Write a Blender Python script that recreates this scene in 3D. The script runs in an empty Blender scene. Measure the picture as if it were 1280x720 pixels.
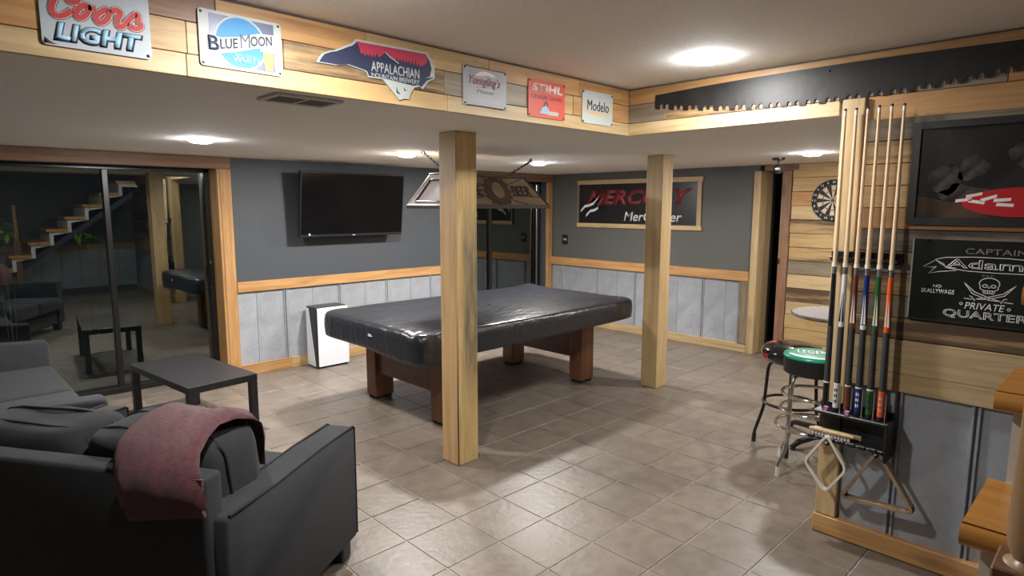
import bpy, bmesh, math, random
from mathutils import Vector, Matrix, noise
random.seed(7)
SC = bpy.context.scene
COL = SC.collection
PI = math.pi

# ------------------------------------------------------------------ camera, world, exposure
CAM_H = 1.65
FPX = 771.57
YAW, PITCH, ROLL = math.radians(44.324), math.radians(-7.568), math.radians(0.086)
f_ = Vector((math.sin(YAW) * math.cos(PITCH), math.cos(YAW) * math.cos(PITCH), math.sin(PITCH)))
r_ = Vector((math.cos(YAW), -math.sin(YAW), 0))
u_ = r_.cross(f_)
R2 = math.cos(ROLL) * r_ + math.sin(ROLL) * u_
U2 = -math.sin(ROLL) * r_ + math.cos(ROLL) * u_
cam_d = bpy.data.cameras.new('camera')
cam_d.sensor_width = 36.0
cam_d.lens = FPX / 1280 * 36
cam_d.clip_start = 0.02
cam = bpy.data.objects.new('camera', cam_d)
COL.objects.link(cam)
M = Matrix((R2, U2, -f_)).transposed().to_4x4()
M.translation = (0, 0, CAM_H)
cam.matrix_world = M
SC.camera = cam

world = bpy.data.worlds.new('night')
SC.world = world
world.use_nodes = True
world.node_tree.nodes['Background'].inputs[0].default_value = (0.10, 0.13, 0.18, 1)
world.node_tree.nodes['Background'].inputs[1].default_value = 0.03
SC.view_settings.view_transform = 'Standard'
SC.view_settings.look = 'None'
SC.view_settings.gamma = 1
SC.view_settings.use_curve_mapping = False
SC.view_settings.exposure = 1.0
LAMP_W = 17.0          # each recessed LED
LAMP_COL = (1.0, 0.95, 0.89)

# ------------------------------------------------------------------ materials
def nt(name):
    m = bpy.data.materials.new(name)
    m.use_nodes = True
    t = m.node_tree
    b = t.nodes['Principled BSDF']
    return m, t, b

def L(t, a, ao, b, bi):
    t.links.new(a.outputs[ao], b.inputs[bi])

def node(t, k, **kw):
    n = t.nodes.new(k)
    for a, v in kw.items():
        setattr(n, a, v)
    return n

def mat(name, col, rough=0.5, metal=0.0, nscale=0, namt=0.0, bump=0.0, bscale=200, spec=None, coat=0, rand=0.0, sheen=0):
    m, t, b = nt(name)
    b.inputs['Base Color'].default_value = (*col, 1)
    b.inputs['Roughness'].default_value = rough
    b.inputs['Metallic'].default_value = metal
    if spec is not None:
        b.inputs['Specular IOR Level'].default_value = spec
    if coat:
        b.inputs['Coat Weight'].default_value = coat
        b.inputs['Coat Roughness'].default_value = 0.12
    if sheen:
        b.inputs['Sheen Weight'].default_value = sheen
        b.inputs['Sheen Roughness'].default_value = 0.5
    tc = node(t, 'ShaderNodeTexCoord')
    if nscale:
        n = node(t, 'ShaderNodeTexNoise')
        n.inputs['Scale'].default_value = nscale
        n.inputs['Detail'].default_value = 5
        L(t, tc, 'Object', n, 'Vector')
        mr = node(t, 'ShaderNodeMapRange')
        mr.inputs[1].default_value = 0.3
        mr.inputs[2].default_value = 0.7
        mr.inputs[3].default_value = 1 - namt
        mr.inputs[4].default_value = 1 + namt
        L(t, n, 'Fac', mr, 0)
        hsv = node(t, 'ShaderNodeHueSaturation')
        hsv.inputs['Color'].default_value = (*col, 1)
        L(t, mr, 0, hsv, 'Value')
        L(t, hsv, 0, b, 'Base Color')
    if bump:
        n2 = node(t, 'ShaderNodeTexNoise')
        n2.inputs['Scale'].default_value = bscale
        n2.inputs['Detail'].default_value = 3
        L(t, tc, 'Object', n2, 'Vector')
        bp = node(t, 'ShaderNodeBump')
        bp.inputs['Strength'].default_value = bump
        bp.inputs['Distance'].default_value = 0.01
        L(t, n2, 'Fac', bp, 'Height')
        L(t, bp, 0, b, 'Normal')
    return m

def wood(name, c1, c2, axis='x', patch=None, dark=(0.10, 0.06, 0.035), stain=0.0, knots=0.5, rough=0.5, scale=1.0, var=0.12, coat=0):
    """plank wood: grain drawn out along one local axis, own offset and shade per object"""
    m, t, b = nt(name)
    tc = node(t, 'ShaderNodeTexCoord')
    oi = node(t, 'ShaderNodeObjectInfo')
    add = node(t, 'ShaderNodeVectorMath', operation='MULTIPLY_ADD')
    sc = {'x': (1.1, 16, 16), 'y': (16, 1.1, 16), 'z': (16, 16, 1.1)}[axis]
    add.inputs[1].default_value = [s * scale for s in sc]
    L(t, tc, 'Object', add, 0)
    comb = node(t, 'ShaderNodeCombineXYZ')
    for i, k in enumerate((37.0, 91.0, 53.0)):
        mm = node(t, 'ShaderNodeMath', operation='MULTIPLY')
        mm.inputs[1].default_value = k
        L(t, oi, 'Random', mm, 0)
        L(t, mm, 0, comb, i)
    L(t, comb, 0, add, 2)
    n = node(t, 'ShaderNodeTexNoise')
    n.inputs['Scale'].default_value = 1.6
    n.inputs['Detail'].default_value = 7
    n.inputs['Roughness'].default_value = 0.62
    n.inputs['Distortion'].default_value = 0.9
    L(t, add, 0, n, 'Vector')
    ramp = node(t, 'ShaderNodeValToRGB')
    ramp.color_ramp.elements[0].position = 0.33
    ramp.color_ramp.elements[0].color = (*c2, 1)
    ramp.color_ramp.elements[1].position = 0.62
    ramp.color_ramp.elements[1].color = (*c1, 1)
    L(t, n, 'Fac', ramp, 0)
    last = ramp.outputs[0]
    # broad weather stain
    if stain > 0:
        add2 = node(t, 'ShaderNodeVectorMath', operation='SCALE')
        add2.inputs['Scale'].default_value = 0.42
        L(t, add, 0, add2, 0)
        n2 = node(t, 'ShaderNodeTexNoise')
        n2.inputs['Scale'].default_value = 1.0
        n2.inputs['Detail'].default_value = 8
        n2.inputs['Roughness'].default_value = 0.7
        L(t, add2, 0, n2, 'Vector')
        mr = node(t, 'ShaderNodeMapRange')
        mr.inputs[1].default_value = 0.62 - 0.22 * stain
        mr.inputs[2].default_value = 0.74 - 0.20 * stain
        L(t, n2, 'Fac', mr, 0)
        mx = node(t, 'ShaderNodeMix', data_type='RGBA')
        L(t, mr, 0, mx, 0)
        t.links.new(last, mx.inputs[6])
        mx.inputs[7].default_value = (*dark, 1)
        last = mx.outputs[2]
    if patch:
        # one grey weathered patch: ragged-edged, at a place of its own on the timber
        sx_ = node(t, 'ShaderNodeSeparateXYZ')
        L(t, tc, 'Object', sx_, 0)
        def ramp_(out, a_, b_):
            q = node(t, 'ShaderNodeMapRange')
            L(t, sx_, out, q, 0)
            q.inputs[1].default_value = a_
            q.inputs[2].default_value = b_
            return q
        def mul(p_, q_):
            w_ = node(t, 'ShaderNodeMath', operation='MULTIPLY')
            L(t, p_, 0, w_, 0)
            L(t, q_, 0, w_, 1)
            return w_
        m1 = mul(mul(ramp_(0, patch[0] - .02, patch[0] + .02), ramp_(2, patch[1] - .25, patch[1] + .15)), ramp_(2, patch[2] + .30, patch[2] - .15))
        n3 = node(t, 'ShaderNodeTexNoise')
        n3.inputs['Scale'].default_value = 2.2
        n3.inputs['Detail'].default_value = 9
        n3.inputs['Roughness'].default_value = 0.75
        L(t, add, 0, n3, 'Vector')
        ad = node(t, 'ShaderNodeMath', operation='MULTIPLY_ADD')
        L(t, n3, 'Fac', ad, 0)
        ad.inputs[1].default_value = 2.4
        ad.inputs[2].default_value = -0.45
        m2 = mul(m1, ad)
        m2.use_clamp = True
        mp_ = node(t, 'ShaderNodeMix', data_type='RGBA')
        L(t, m2, 0, mp_, 0)
        t.links.new(last, mp_.inputs[6])
        mp_.inputs[7].default_value = (*dark, 1)
        last = mp_.outputs[2]
    if knots > 0:
        sc2 = node(t, 'ShaderNodeVectorMath', operation='MULTIPLY')
        k = {'x': (2.2, 0.45, 0.45), 'y': (0.45, 2.2, 0.45), 'z': (0.45, 0.45, 2.2)}[axis]
        sc2.inputs[1].default_value = k
        L(t, add, 0, sc2, 0)
        v = node(t, 'ShaderNodeTexVoronoi')
        v.inputs['Scale'].default_value = 0.55
        L(t, sc2, 0, v, 'Vector')
        mr2 = node(t, 'ShaderNodeMapRange')
        mr2.inputs[1].default_value = 0.05
        mr2.inputs[2].default_value = 0.16
        mr2.inputs[3].default_value = knots
        mr2.inputs[4].default_value = 0.0
        L(t, v, 'Distance', mr2, 0)
        mx2 = node(t, 'ShaderNodeMix', data_type='RGBA')
        L(t, mr2, 0, mx2, 0)
        t.links.new(last, mx2.inputs[6])
        mx2.inputs[7].default_value = (c2[0] * 0.33, c2[1] * 0.25, c2[2] * 0.22, 1)
        last = mx2.outputs[2]
    mr3 = node(t, 'ShaderNodeMapRange')
    mr3.inputs[3].default_value = 1 - var
    mr3.inputs[4].default_value = 1 + var
    L(t, oi, 'Random', mr3, 0)
    hsv = node(t, 'ShaderNodeHueSaturation')
    t.links.new(last, hsv.inputs['Color'])
    L(t, mr3, 0, hsv, 'Value')
    L(t, hsv, 0, b, 'Base Color')
    b.inputs['Roughness'].default_value = rough
    if coat:
        b.inputs['Coat Weight'].default_value = coat
        b.inputs['Coat Roughness'].default_value = 0.2
    bp = node(t, 'ShaderNodeBump')
    bp.inputs['Strength'].default_value = 0.15
    bp.inputs['Distance'].default_value = 0.004
    L(t, n, 'Fac', bp, 'Height')
    L(t, bp, 0, b, 'Normal')
    return m

def emit(name, col, strength):
    m, t, b = nt(name)
    b.inputs['Base Color'].default_value = (0.8, 0.8, 0.8, 1)
    b.inputs['Emission Color'].default_value = (*col, 1)
    b.inputs['Emission Strength'].default_value = strength
    return m

PINE = ((0.53, 0.36, 0.165), (0.37, 0.23, 0.095))
PINEW = ((0.53, 0.39, 0.215), (0.39, 0.265, 0.125))
HONEY = ((0.50, 0.28, 0.11), (0.33, 0.165, 0.06))
REDW = ((0.27, 0.15, 0.085), (0.17, 0.085, 0.05))
GREYW = ((0.25, 0.20, 0.14), (0.13, 0.10, 0.065))
MT = {}
for ax in 'xyz':
    MT['pine_' + ax] = wood('pine_' + ax, *PINE, axis=ax)
    MT['pine_pale_' + ax] = wood('pine_pale_' + ax, *PINEW, axis=ax, knots=0.35)
    MT['pine_stained_' + ax] = wood('pine_stained_' + ax, PINE[0], PINE[1], axis=ax, stain=0.75)
    MT['honey_' + ax] = wood('honey_' + ax, *HONEY, axis=ax)
    MT['brown_' + ax] = wood('brown_board_' + ax, *REDW, axis=ax)
    MT['grey_' + ax] = wood('weathered_' + ax, *GREYW, axis=ax, stain=0.5, dark=(0.06, 0.045, 0.03))
MT['post_a'] = wood('post_wood', (0.56, 0.37, 0.18), (0.42, 0.25, 0.11), axis='z', stain=0.25, dark=(0.19, 0.14, 0.07), knots=0.6, scale=0.8)
MT['post_pale'] = wood('post_wood_pale', (0.58, 0.42, 0.22), (0.46, 0.30, 0.14), axis='z', stain=0.12, dark=(0.30, 0.2, 0.1), knots=0.6, scale=0.8)
MT['walnut_x'] = wood('walnut_x', (0.145, 0.06, 0.032), (0.08, 0.032, 0.018), axis='x', rough=0.35, knots=0, var=0.05)
MT['walnut_y'] = wood('walnut_y', (0.145, 0.06, 0.032), (0.08, 0.032, 0.018), axis='y', rough=0.35, knots=0, var=0.05)
MT['walnut_z'] = wood('walnut_z', (0.20, 0.085, 0.04), (0.11, 0.045, 0.024), axis='z', rough=0.35, knots=0.3, var=0.05)
MT['oak_tread'] = wood('tread_wood', (0.50, 0.24, 0.055), (0.38, 0.165, 0.035), axis='y', rough=0.3, knots=0.1, coat=0.4)
MT['newel'] = wood('newel_wood', (0.26, 0.155, 0.075), (0.19, 0.11, 0.05), axis='z', rough=0.35, knots=0)
MT['newel_dark'] = wood('newel_wood_dark', (0.16, 0.085, 0.045), (0.11, 0.055, 0.03), axis='z', rough=0.35, knots=0)
MT['ceiling'] = mat('ceiling_texture_paint', (0.88, 0.84, 0.79), 0.9, nscale=60, namt=0.05, bump=0.25, bscale=160)
MT['wall_grey'] = mat('charcoal_wall_paint', (0.058, 0.066, 0.078), 0.55, bump=0.05, bscale=220)
MT['wall_grey_b'] = mat('grey_wall_paint', (0.098, 0.098, 0.092), 0.6, bump=0.05, bscale=220)
MT['core'] = mat('wall_core', (0.10, 0.09, 0.08), 0.8)
MT['dark_room'] = mat('unlit_hall_shade', (0.03, 0.03, 0.03), 0.9)  # near-black colour stands in for the shade of the unlit hall
MT['white_paint'] = mat('white_trim_paint', (0.62, 0.60, 0.56), 0.5)
MT['grout'] = mat('grout', (0.38, 0.335, 0.28), 0.85, nscale=12, namt=0.15)
MT['black'] = mat('black_plastic', (0.012, 0.012, 0.013), 0.38)
MT['black_matte'] = mat('black_matte', (0.010, 0.010, 0.011), 0.75)
MT['black_wood'] = mat('black_wood', (0.018, 0.018, 0.021), 0.42, nscale=30, namt=0.2)
MT['black_metal'] = mat('black_metal', (0.010, 0.010, 0.010), 0.3)
MT['white_plastic'] = mat('white_plastic', (0.72, 0.75, 0.80), 0.35)
MT['chrome'] = mat('chrome', (0.78, 0.76, 0.74), 0.10, 1.0)
MT['steel'] = mat('brushed_steel', (0.62, 0.62, 0.62), 0.25, 1.0)
MT['fabric'] = mat('charcoal_upholstery', (0.0205, 0.0225, 0.027), 0.95, nscale=14, namt=0.15, bump=0.35, bscale=700, sheen=0.06)
MT['piping'] = mat('black_piping', (0.008, 0.008, 0.010), 0.8)
MT['throw'] = mat('burgundy_plush', (0.095, 0.013, 0.020), 0.95, nscale=55, namt=0.5, bump=0.9, bscale=420, sheen=0.22)
MT['tv_screen'] = mat('tv_glass', (0.003, 0.003, 0.004), 0.16, spec=0.22)
MT['red_print'] = mat('red_print', (0.20, 0.016, 0.022), 0.5)
MT['script_red'] = mat('script_red', (0.46, 0.06, 0.06), 0.4)
MT['red_bright'] = mat('red_bright', (0.62, 0.035, 0.04), 0.4)
MT['white_print'] = mat('white_print', (0.70, 0.70, 0.68), 0.5)
MT['grey_print'] = mat('grey_print', (0.16, 0.16, 0.155), 0.5)
MT['navy_print'] = mat('navy_print', (0.022, 0.028, 0.065), 0.5)
MT['dark_print'] = mat('dark_print', (0.030, 0.032, 0.045), 0.5)
MT['black_print'] = mat('black_print', (0.010, 0.010, 0.012), 0.35)
MT['silver_tin'] = mat('silver_tin', (0.38, 0.42, 0.46), 0.5, 0.1, nscale=5, namt=0.12)
MT['cream_tin'] = mat('cream_tin', (0.42, 0.45, 0.43), 0.55, nscale=4, namt=0.06)
MT['blue_print'] = mat('blue_print', (0.035, 0.22, 0.46), 0.6)
MT['slate_print'] = mat('slate_print', (0.08, 0.09, 0.17), 0.4)
MT['pale_blue_print'] = mat('pale_blue_print', (0.30, 0.50, 0.66), 0.6)
MT['amber_print'] = mat('amber_print', (0.62, 0.34, 0.07), 0.4)
MT['orange_tin'] = mat('orange_tin', (0.56, 0.07, 0.035), 0.5)
MT['pink_print'] = mat('pink_print', (0.78, 0.55, 0.50), 0.4)
MT['grey_tin'] = mat('grey_tin', (0.34, 0.34, 0.36), 0.5, nscale=6, namt=0.08)
MT['rose_print'] = mat('rose_print', (0.30, 0.13, 0.14), 0.4)
MT['gold_print'] = mat('gold_print', (0.58, 0.42, 0.16), 0.4)
MT['sunset_print'] = mat('sunset_print', (0.40, 0.035, 0.075), 0.4)
MT['rust'] = mat('rusty_edge', (0.05, 0.03, 0.022), 0.8)
MT['vent'] = mat('grey_vent_metal', (0.62, 0.60, 0.57), 0.5)
MT['bone'] = mat('cream_plastic', (0.66, 0.62, 0.52), 0.4)
MT['chalkboard'] = mat('sign_black_glass', (0.012, 0.013, 0.013), 0.16, nscale=3, namt=0.4)
MT['pic_dark'] = mat('picture_dark', (0.018, 0.017, 0.017), 0.2, nscale=5, namt=0.5, coat=0.5)
MT['pic_brown'] = mat('picture_brown', (0.060, 0.036, 0.022), 0.2, nscale=7, namt=0.4, coat=0.5)
MT['pic_grey'] = mat('picture_grey', (0.040, 0.037, 0.036), 0.2, nscale=24, namt=0.8, coat=0.5)
MT['pic_red'] = mat('picture_red', (0.42, 0.02, 0.025), 0.2, coat=0.5)
MT['tan_glass'] = mat('stained_glass_tan', (0.30, 0.235, 0.14), 0.3, nscale=9, namt=0.2)
MT['white_glass'] = mat('stained_glass_white', (0.50, 0.48, 0.50), 0.3, nscale=9, namt=0.12)
MT['lead'] = mat('lead_came', (0.045, 0.028, 0.022), 0.5)
MT['pale_metal'] = mat('pale_came', (0.80, 0.76, 0.74), 0.35)
MT['brown_glass'] = mat('stained_glass_brown', (0.10, 0.055, 0.04), 0.35, nscale=40, namt=0.3)
MT['cue_maple'] = mat('cue_maple', (0.66, 0.49, 0.32), 0.25, nscale=8, namt=0.06)
MT['cue_tip'] = mat('cue_tip', (0.03, 0.03, 0.035), 0.8)
MT['wrap'] = mat('cue_wrap', (0.035, 0.036, 0.038), 0.6, nscale=300, namt=0.4)
CUEC = {'black': (0.010, 0.010, 0.012), 'white': (0.66, 0.66, 0.64), 'red brown': (0.15, 0.040, 0.022), 'navy blue': (0.015, 0.028, 0.16),
        'green': (0.018, 0.10, 0.03), 'orange': (0.72, 0.105, 0.02)}
for k_, v_ in CUEC.items():
    MT['cue_' + k_] = mat('cue_lacquer_' + k_.replace(' ', '_'), v_, 0.15, coat=0.6)
MT['green_vinyl'] = mat('green_vinyl', (0.01, 0.30, 0.18), 0.3, coat=0.3)
MT['gloss_black'] = mat('glossy_black_vinyl', (0.008, 0.008, 0.009), 0.16, coat=0.5)
MT['granite_top'] = mat('grey_tabletop', (0.30, 0.30, 0.31), 0.25, nscale=60, namt=0.3)
MT['leaf'] = mat('bright_leaf', (0.16, 0.42, 0.03), 0.5, nscale=20, namt=0.3)
MT['patio'] = mat('patio_concrete', (0.10, 0.10, 0.095), 0.9, nscale=4, namt=0.2)
MT['bristle'] = mat('pale_bristle', (0.45, 0.42, 0.38), 0.9)
MT['chalk_pink'] = mat('chalk_pink', (0.45, 0.16, 0.30), 0.8)
MT['chalk_blue'] = mat('chalk_blue', (0.20, 0.30, 0.60), 0.8)
MT['dart_cream'] = mat('dart_cream', (0.52, 0.46, 0.34), 0.8)
MT['dart_red'] = mat('dart_red', (0.20, 0.02, 0.02), 0.8)
MT['dart_green'] = mat('dart_green', (0.02, 0.10, 0.04), 0.8)
MT['led'] = emit('led_diffuser', (0.96, 0.98, 1.0), 110.0)
MT['led_dot'] = emit('indicator_led', (0.9, 0.95, 1.0), 1.2)

def glass_mat():
    m, t, b = nt('tinted_door_glass')
    t.nodes.remove(b)
    out = t.nodes['Material Output']
    tr = node(t, 'ShaderNodeBsdfTransparent')
    tr.inputs[0].default_value = (0.72, 0.76, 0.74, 1)
    gl = node(t, 'ShaderNodeBsdfGlossy')
    gl.inputs['Roughness'].default_value = 0.0
    gl.inputs['Color'].default_value = (0.90, 0.97, 0.93, 1)
    fr = node(t, 'ShaderNodeFresnel')
    fr.inputs['IOR'].default_value = 2.3
    mx = node(t, 'ShaderNodeMixShader')
    L(t, fr, 0, mx, 0)
    L(t, tr, 0, mx, 1)
    L(t, gl, 0, mx, 2)
    L(t, mx, 0, out, 0)
    return m
MT['glass'] = glass_mat()

def tile_mat():
    m, t, b = nt('porcelain_tile')
    tc = node(t, 'ShaderNodeTexCoord')
    oi = node(t, 'ShaderNodeObjectInfo')
    geo = node(t, 'ShaderNodeNewGeometry')
    n = node(t, 'ShaderNodeTexNoise')
    n.inputs['Scale'].default_value = 9
    n.inputs['Detail'].default_value = 8
    n.inputs['Roughness'].default_value = 0.65
    L(t, geo, 'Position', n, 'Vector')
    ramp = node(t, 'ShaderNodeValToRGB')
    ramp.color_ramp.elements[0].position = 0.30
    ramp.color_ramp.elements[0].color = (0.138, 0.111, 0.088, 1)
    ramp.color_ramp.elements[1].position = 0.72
    ramp.color_ramp.elements[1].color = (0.222, 0.186, 0.153, 1)
    L(t, n, 'Fac', ramp, 0)
    mr = node(t, 'ShaderNodeMapRange')
    mr.inputs[3].default_value = 0.90
    mr.inputs[4].default_value = 1.10
    L(t, oi, 'Random', mr, 0)
    hsv = node(t, 'ShaderNodeHueSaturation')
    L(t, ramp, 0, hsv, 'Color')
    L(t, mr, 0, hsv, 'Value')
    L(t, hsv, 0, b, 'Base Color')
    rr = node(t, 'ShaderNodeMapRange')
    rr.inputs[3].default_value = 0.30
    rr.inputs[4].default_value = 0.50
    L(t, n, 'Fac', rr, 0)
    L(t, rr, 0, b, 'Roughness')
    n2 = node(t, 'ShaderNodeTexNoise')
    n2.inputs['Scale'].default_value = 26
    n2.inputs['Detail'].default_value = 6
    L(t, geo, 'Position', n2, 'Vector')
    bp = node(t, 'ShaderNodeBump')
    bp.inputs['Strength'].default_value = 0.22
    bp.inputs['Distance'].default_value = 0.01
    L(t, n2, 'Fac', bp, 'Height')
    L(t, bp, 0, b, 'Normal')
    return m
MT['tile'] = tile_mat()

def galv_mat():
    m, t, b = nt('galvanised_sheet')
    tc = node(t, 'ShaderNodeTexCoord')
    oi = node(t, 'ShaderNodeObjectInfo')
    n = node(t, 'ShaderNodeTexNoise')
    n.inputs['Scale'].default_value = 5
    n.inputs['Detail'].default_value = 8
    n.inputs['Roughness'].default_value = 0.7
    L(t, tc, 'Object', n, 'Vector')
    ramp = node(t, 'ShaderNodeValToRGB')
    ramp.color_ramp.elements[0].position = 0.25
    ramp.color_ramp.elements[0].color = (0.27, 0.285, 0.31, 1)
    ramp.color_ramp.elements[1].position = 0.6
    ramp.color_ramp.elements[1].color = (0.40, 0.425, 0.465, 1)
    L(t, n, 'Fac', ramp, 0)
    mr = node(t, 'ShaderNodeMapRange')
    mr.inputs[3].default_value = 0.92
    mr.inputs[4].default_value = 1.06
    L(t, oi, 'Random', mr, 0)
    hsv = node(t, 'ShaderNodeHueSaturation')
    L(t, ramp, 0, hsv, 'Color')
    L(t, mr, 0, hsv, 'Value')
    L(t, hsv, 0, b, 'Base Color')
    b.inputs['Metallic'].default_value = 0.25
    b.inputs['Roughness'].default_value = 0.48
    n2 = node(t, 'ShaderNodeTexNoise')
    n2.inputs['Scale'].default_value = 9
    L(t, tc, 'Object', n2, 'Vector')
    bp = node(t, 'ShaderNodeBump')
    bp.inputs['Strength'].default_value = 0.25
    bp.inputs['Distance'].default_value = 0.02
    L(t, n2, 'Fac', bp, 'Height')
    L(t, bp, 0, b, 'Normal')
    return m
MT['galv'] = galv_mat()

def vinyl_mat():
    m, t, b = nt('black_vinyl_cover')
    b.inputs['Base Color'].default_value = (0.017, 0.0195, 0.026, 1)
    b.inputs['Roughness'].default_value = 0.30
    b.inputs['IOR'].default_value = 1.6
    b.inputs['Coat Weight'].default_value = 0.0
    tc = node(t, 'ShaderNodeTexCoord')
    mp = node(t, 'ShaderNodeMapping')
    mp.inputs['Scale'].default_value = (1.2, 3.2, 2)
    L(t, tc, 'Object', mp, 'Vector')
    n = node(t, 'ShaderNodeTexNoise')
    n.inputs['Scale'].default_value = 3.2
    n.inputs['Detail'].default_value = 5
    n.inputs['Distortion'].default_value = 1.2
    L(t, mp, 0, n, 'Vector')
    bp = node(t, 'ShaderNodeBump')
    bp.inputs['Strength'].default_value = 0.38
    bp.inputs['Distance'].default_value = 0.03
    L(t, n, 'Fac', bp, 'Height')
    L(t, bp, 0, b, 'Normal')
    return m
MT['vinyl'] = vinyl_mat()

# ------------------------------------------------------------------ mesh helpers
class MB:
    def __init__(self):
        self.bm = bmesh.new()
    def box(self, x0, x1, y0, y1, z0, z1, bev=0.0, seg=1):
        r = bmesh.ops.create_cube(self.bm, size=1.0)
        vs = r['verts']
        for v in vs:
            v.co = Vector(((x0 + x1) / 2 + v.co.x * (x1 - x0), (y0 + y1) / 2 + v.co.y * (y1 - y0), (z0 + z1) / 2 + v.co.z * (z1 - z0)))
        if bev > 0:
            es = list({e for v in vs for e in v.link_edges})
            bmesh.ops.bevel(self.bm, geom=es, offset=bev, segments=seg, affect='EDGES', profile=0.5)
        return self
    def prism(self, pts, mapf, d0, d1, bev=0.0):
        """2-D outline extruded between depths d0 and d1; mapf(a, b, d) -> xyz"""
        A = [self.bm.verts.new(mapf(a, b, d0)) for a, b in pts]
        B = [self.bm.verts.new(mapf(a, b, d1)) for a, b in pts]
        n = len(pts)
        fs = [self.bm.faces.new(A), self.bm.faces.new(B[::-1])]
        for i in range(n):
            fs.append(self.bm.faces.new((A[i], B[i], B[(i + 1) % n], A[(i + 1) % n])))
        if bev > 0:
            es = list({e for f in fs for e in f.edges})
            bmesh.ops.bevel(self.bm, geom=es, offset=bev, segments=2, affect='EDGES', profile=0.5)
        return self
    def tube(self, path, r, n=10, closed=False, cap=True):
        P = [Vector(p) for p in path]
        rs = r if isinstance(r, (list, tuple)) else [r] * len(P)
        rings = []
        prev = None
        m = len(P)
        for i, p in enumerate(P):
            if closed:
                t = (P[(i + 1) % m] - P[i - 1]).normalized()
            else:
                t = (P[min(i + 1, m - 1)] - P[max(i - 1, 0)]).normalized()
            if prev is None:
                a = Vector((0, 0, 1)) if abs(t.z) < 0.9 else Vector((1, 0, 0))
                s = t.cross(a).normalized()
            else:
                s = (prev - t * prev.dot(t)).normalized()
            prev = s
            q = t.cross(s)
            rings.append([self.bm.verts.new(p + (s * math.cos(2 * PI * k / n) + q * math.sin(2 * PI * k / n)) * rs[i]) for k in range(n)])
        for i in range(m if closed else m - 1):
            A, B = rings[i], rings[(i + 1) % m]
            for k in range(n):
                self.bm.faces.new((A[k], A[(k + 1) % n], B[(k + 1) % n], B[k]))
        if cap and not closed:
            self.bm.faces.new(rings[0][::-1])
            self.bm.faces.new(rings[-1])
        return self
    def lathe(self, prof, c, n=24, axis='z', cap=True):
        """profile [(radius, height)] turned about a line through c"""
        def mp(a, b, h):
            if axis == 'z':
                return Vector((c[0] + a, c[1] + b, c[2] + h))
            if axis == 'x':
                return Vector((c[0] + h, c[1] + a, c[2] + b))
            return Vector((c[0] + a, c[1] + h, c[2] + b))
        rings = []
        for r, h in prof:
            if r < 1e-6:
                rings.append([self.bm.verts.new(mp(0, 0, h))])
            else:
                rings.append([self.bm.verts.new(mp(r * math.cos(2 * PI * k / n), r * math.sin(2 * PI * k / n), h)) for k in range(n)])
        for A, B in zip(rings[:-1], rings[1:]):
            for k in range(n):
                k2 = (k + 1) % n
                if len(A) == 1 and len(B) > 1:
                    self.bm.faces.new((A[0], B[k2], B[k]))
                elif len(B) == 1 and len(A) > 1:
                    self.bm.faces.new((A[k], A[k2], B[0]))
                elif len(A) > 1:
                    self.bm.faces.new((A[k], A[k2], B[k2], B[k]))
        for ring in (rings[0], rings[-1]):
            if cap and len(ring) > 1:
                self.bm.faces.new(ring)
        return self
    def grid(self, rows, close=False):
        V = [[self.bm.verts.new(p) for p in r] for r in rows]
        for i in range(len(V) - 1):
            m = len(V[i])
            for j in range(m if close else m - 1):
                self.bm.faces.new((V[i][j], V[i][(j + 1) % m], V[i + 1][(j + 1) % m], V[i + 1][j]))
        return V
    def pillow(self, c, h, e=0.35, nu=28, nv=16, wob=0.0, seed=0, tilt=0.0):
        """soft superellipsoid, half sizes h"""
        def sp(w, m):
            return math.copysign(abs(w) ** m, w)
        rows = []
        for i in range(nv + 1):
            v = -PI / 2 + PI * i / nv
            row = []
            for j in range(nu):
                u = 2 * PI * j / nu
                p = Vector((h[0] * sp(math.cos(v), e) * sp(math.cos(u), e), h[1] * sp(math.cos(v), e) * sp(math.sin(u), e), h[2] * sp(math.sin(v), e)))
                if wob:
                    p += Vector((noise.noise(p * 7 + Vector((seed, 0, 0))), noise.noise(p * 7 + Vector((0, seed + 5, 0))), noise.noise(p * 7 + Vector((0, 0, seed + 9))))) * wob
                if tilt:
                    p = Matrix.Rotation(tilt, 3, 'Y') @ p
                row.append(Vector(c) + p)
            rows.append(row)
        self.grid(rows, close=True)
        bmesh.ops.remove_doubles(self.bm, verts=self.bm.verts, dist=1e-5)
        return self
    def mesh(self, name, smooth=False, ang=40):
        bmesh.ops.recalc_face_normals(self.bm, faces=self.bm.faces)
        me = bpy.data.meshes.new(name)
        self.bm.to_mesh(me)
        self.bm.free()
        if smooth:
            me.polygons.foreach_set('use_smooth', [True] * len(me.polygons))
            me.set_sharp_from_angle(angle=math.radians(ang))
        return me

WORLD = {}
def base_of(o):
    return WORLD.get(o.name, Vector((0, 0, 0)))

def put(name, me, m, parent=None, world=True):
    """link mesh as one object; its origin moves to the middle of its bounds. Coordinates are world ones unless world=False (parent's own)."""
    c = Vector((0, 0, 0))
    if len(me.vertices):
        xs = [v.co for v in me.vertices]
        lo = Vector((min(v.x for v in xs), min(v.y for v in xs), min(v.z for v in xs)))
        hi = Vector((max(v.x for v in xs), max(v.y for v in xs), max(v.z for v in xs)))
        c = (lo + hi) / 2
        me.transform(Matrix.Translation(-c))
    if m is not None and not me.materials:
        me.materials.append(MT[m] if isinstance(m, str) else m)
    o = bpy.data.objects.new(name, me)
    COL.objects.link(o)
    if parent is not None:
        o.parent = parent
        pb = base_of(parent)
        o.location = c - pb if world else (c - parent['_b'] if False else c - LOCALB.get(parent.name, Vector((0, 0, 0))))
        WORLD[o.name] = c if world else pb
        LOCALB[o.name] = c
    else:
        o.location = c
        WORLD[o.name] = c
        LOCALB[o.name] = c
    return o
LOCALB = {}

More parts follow.
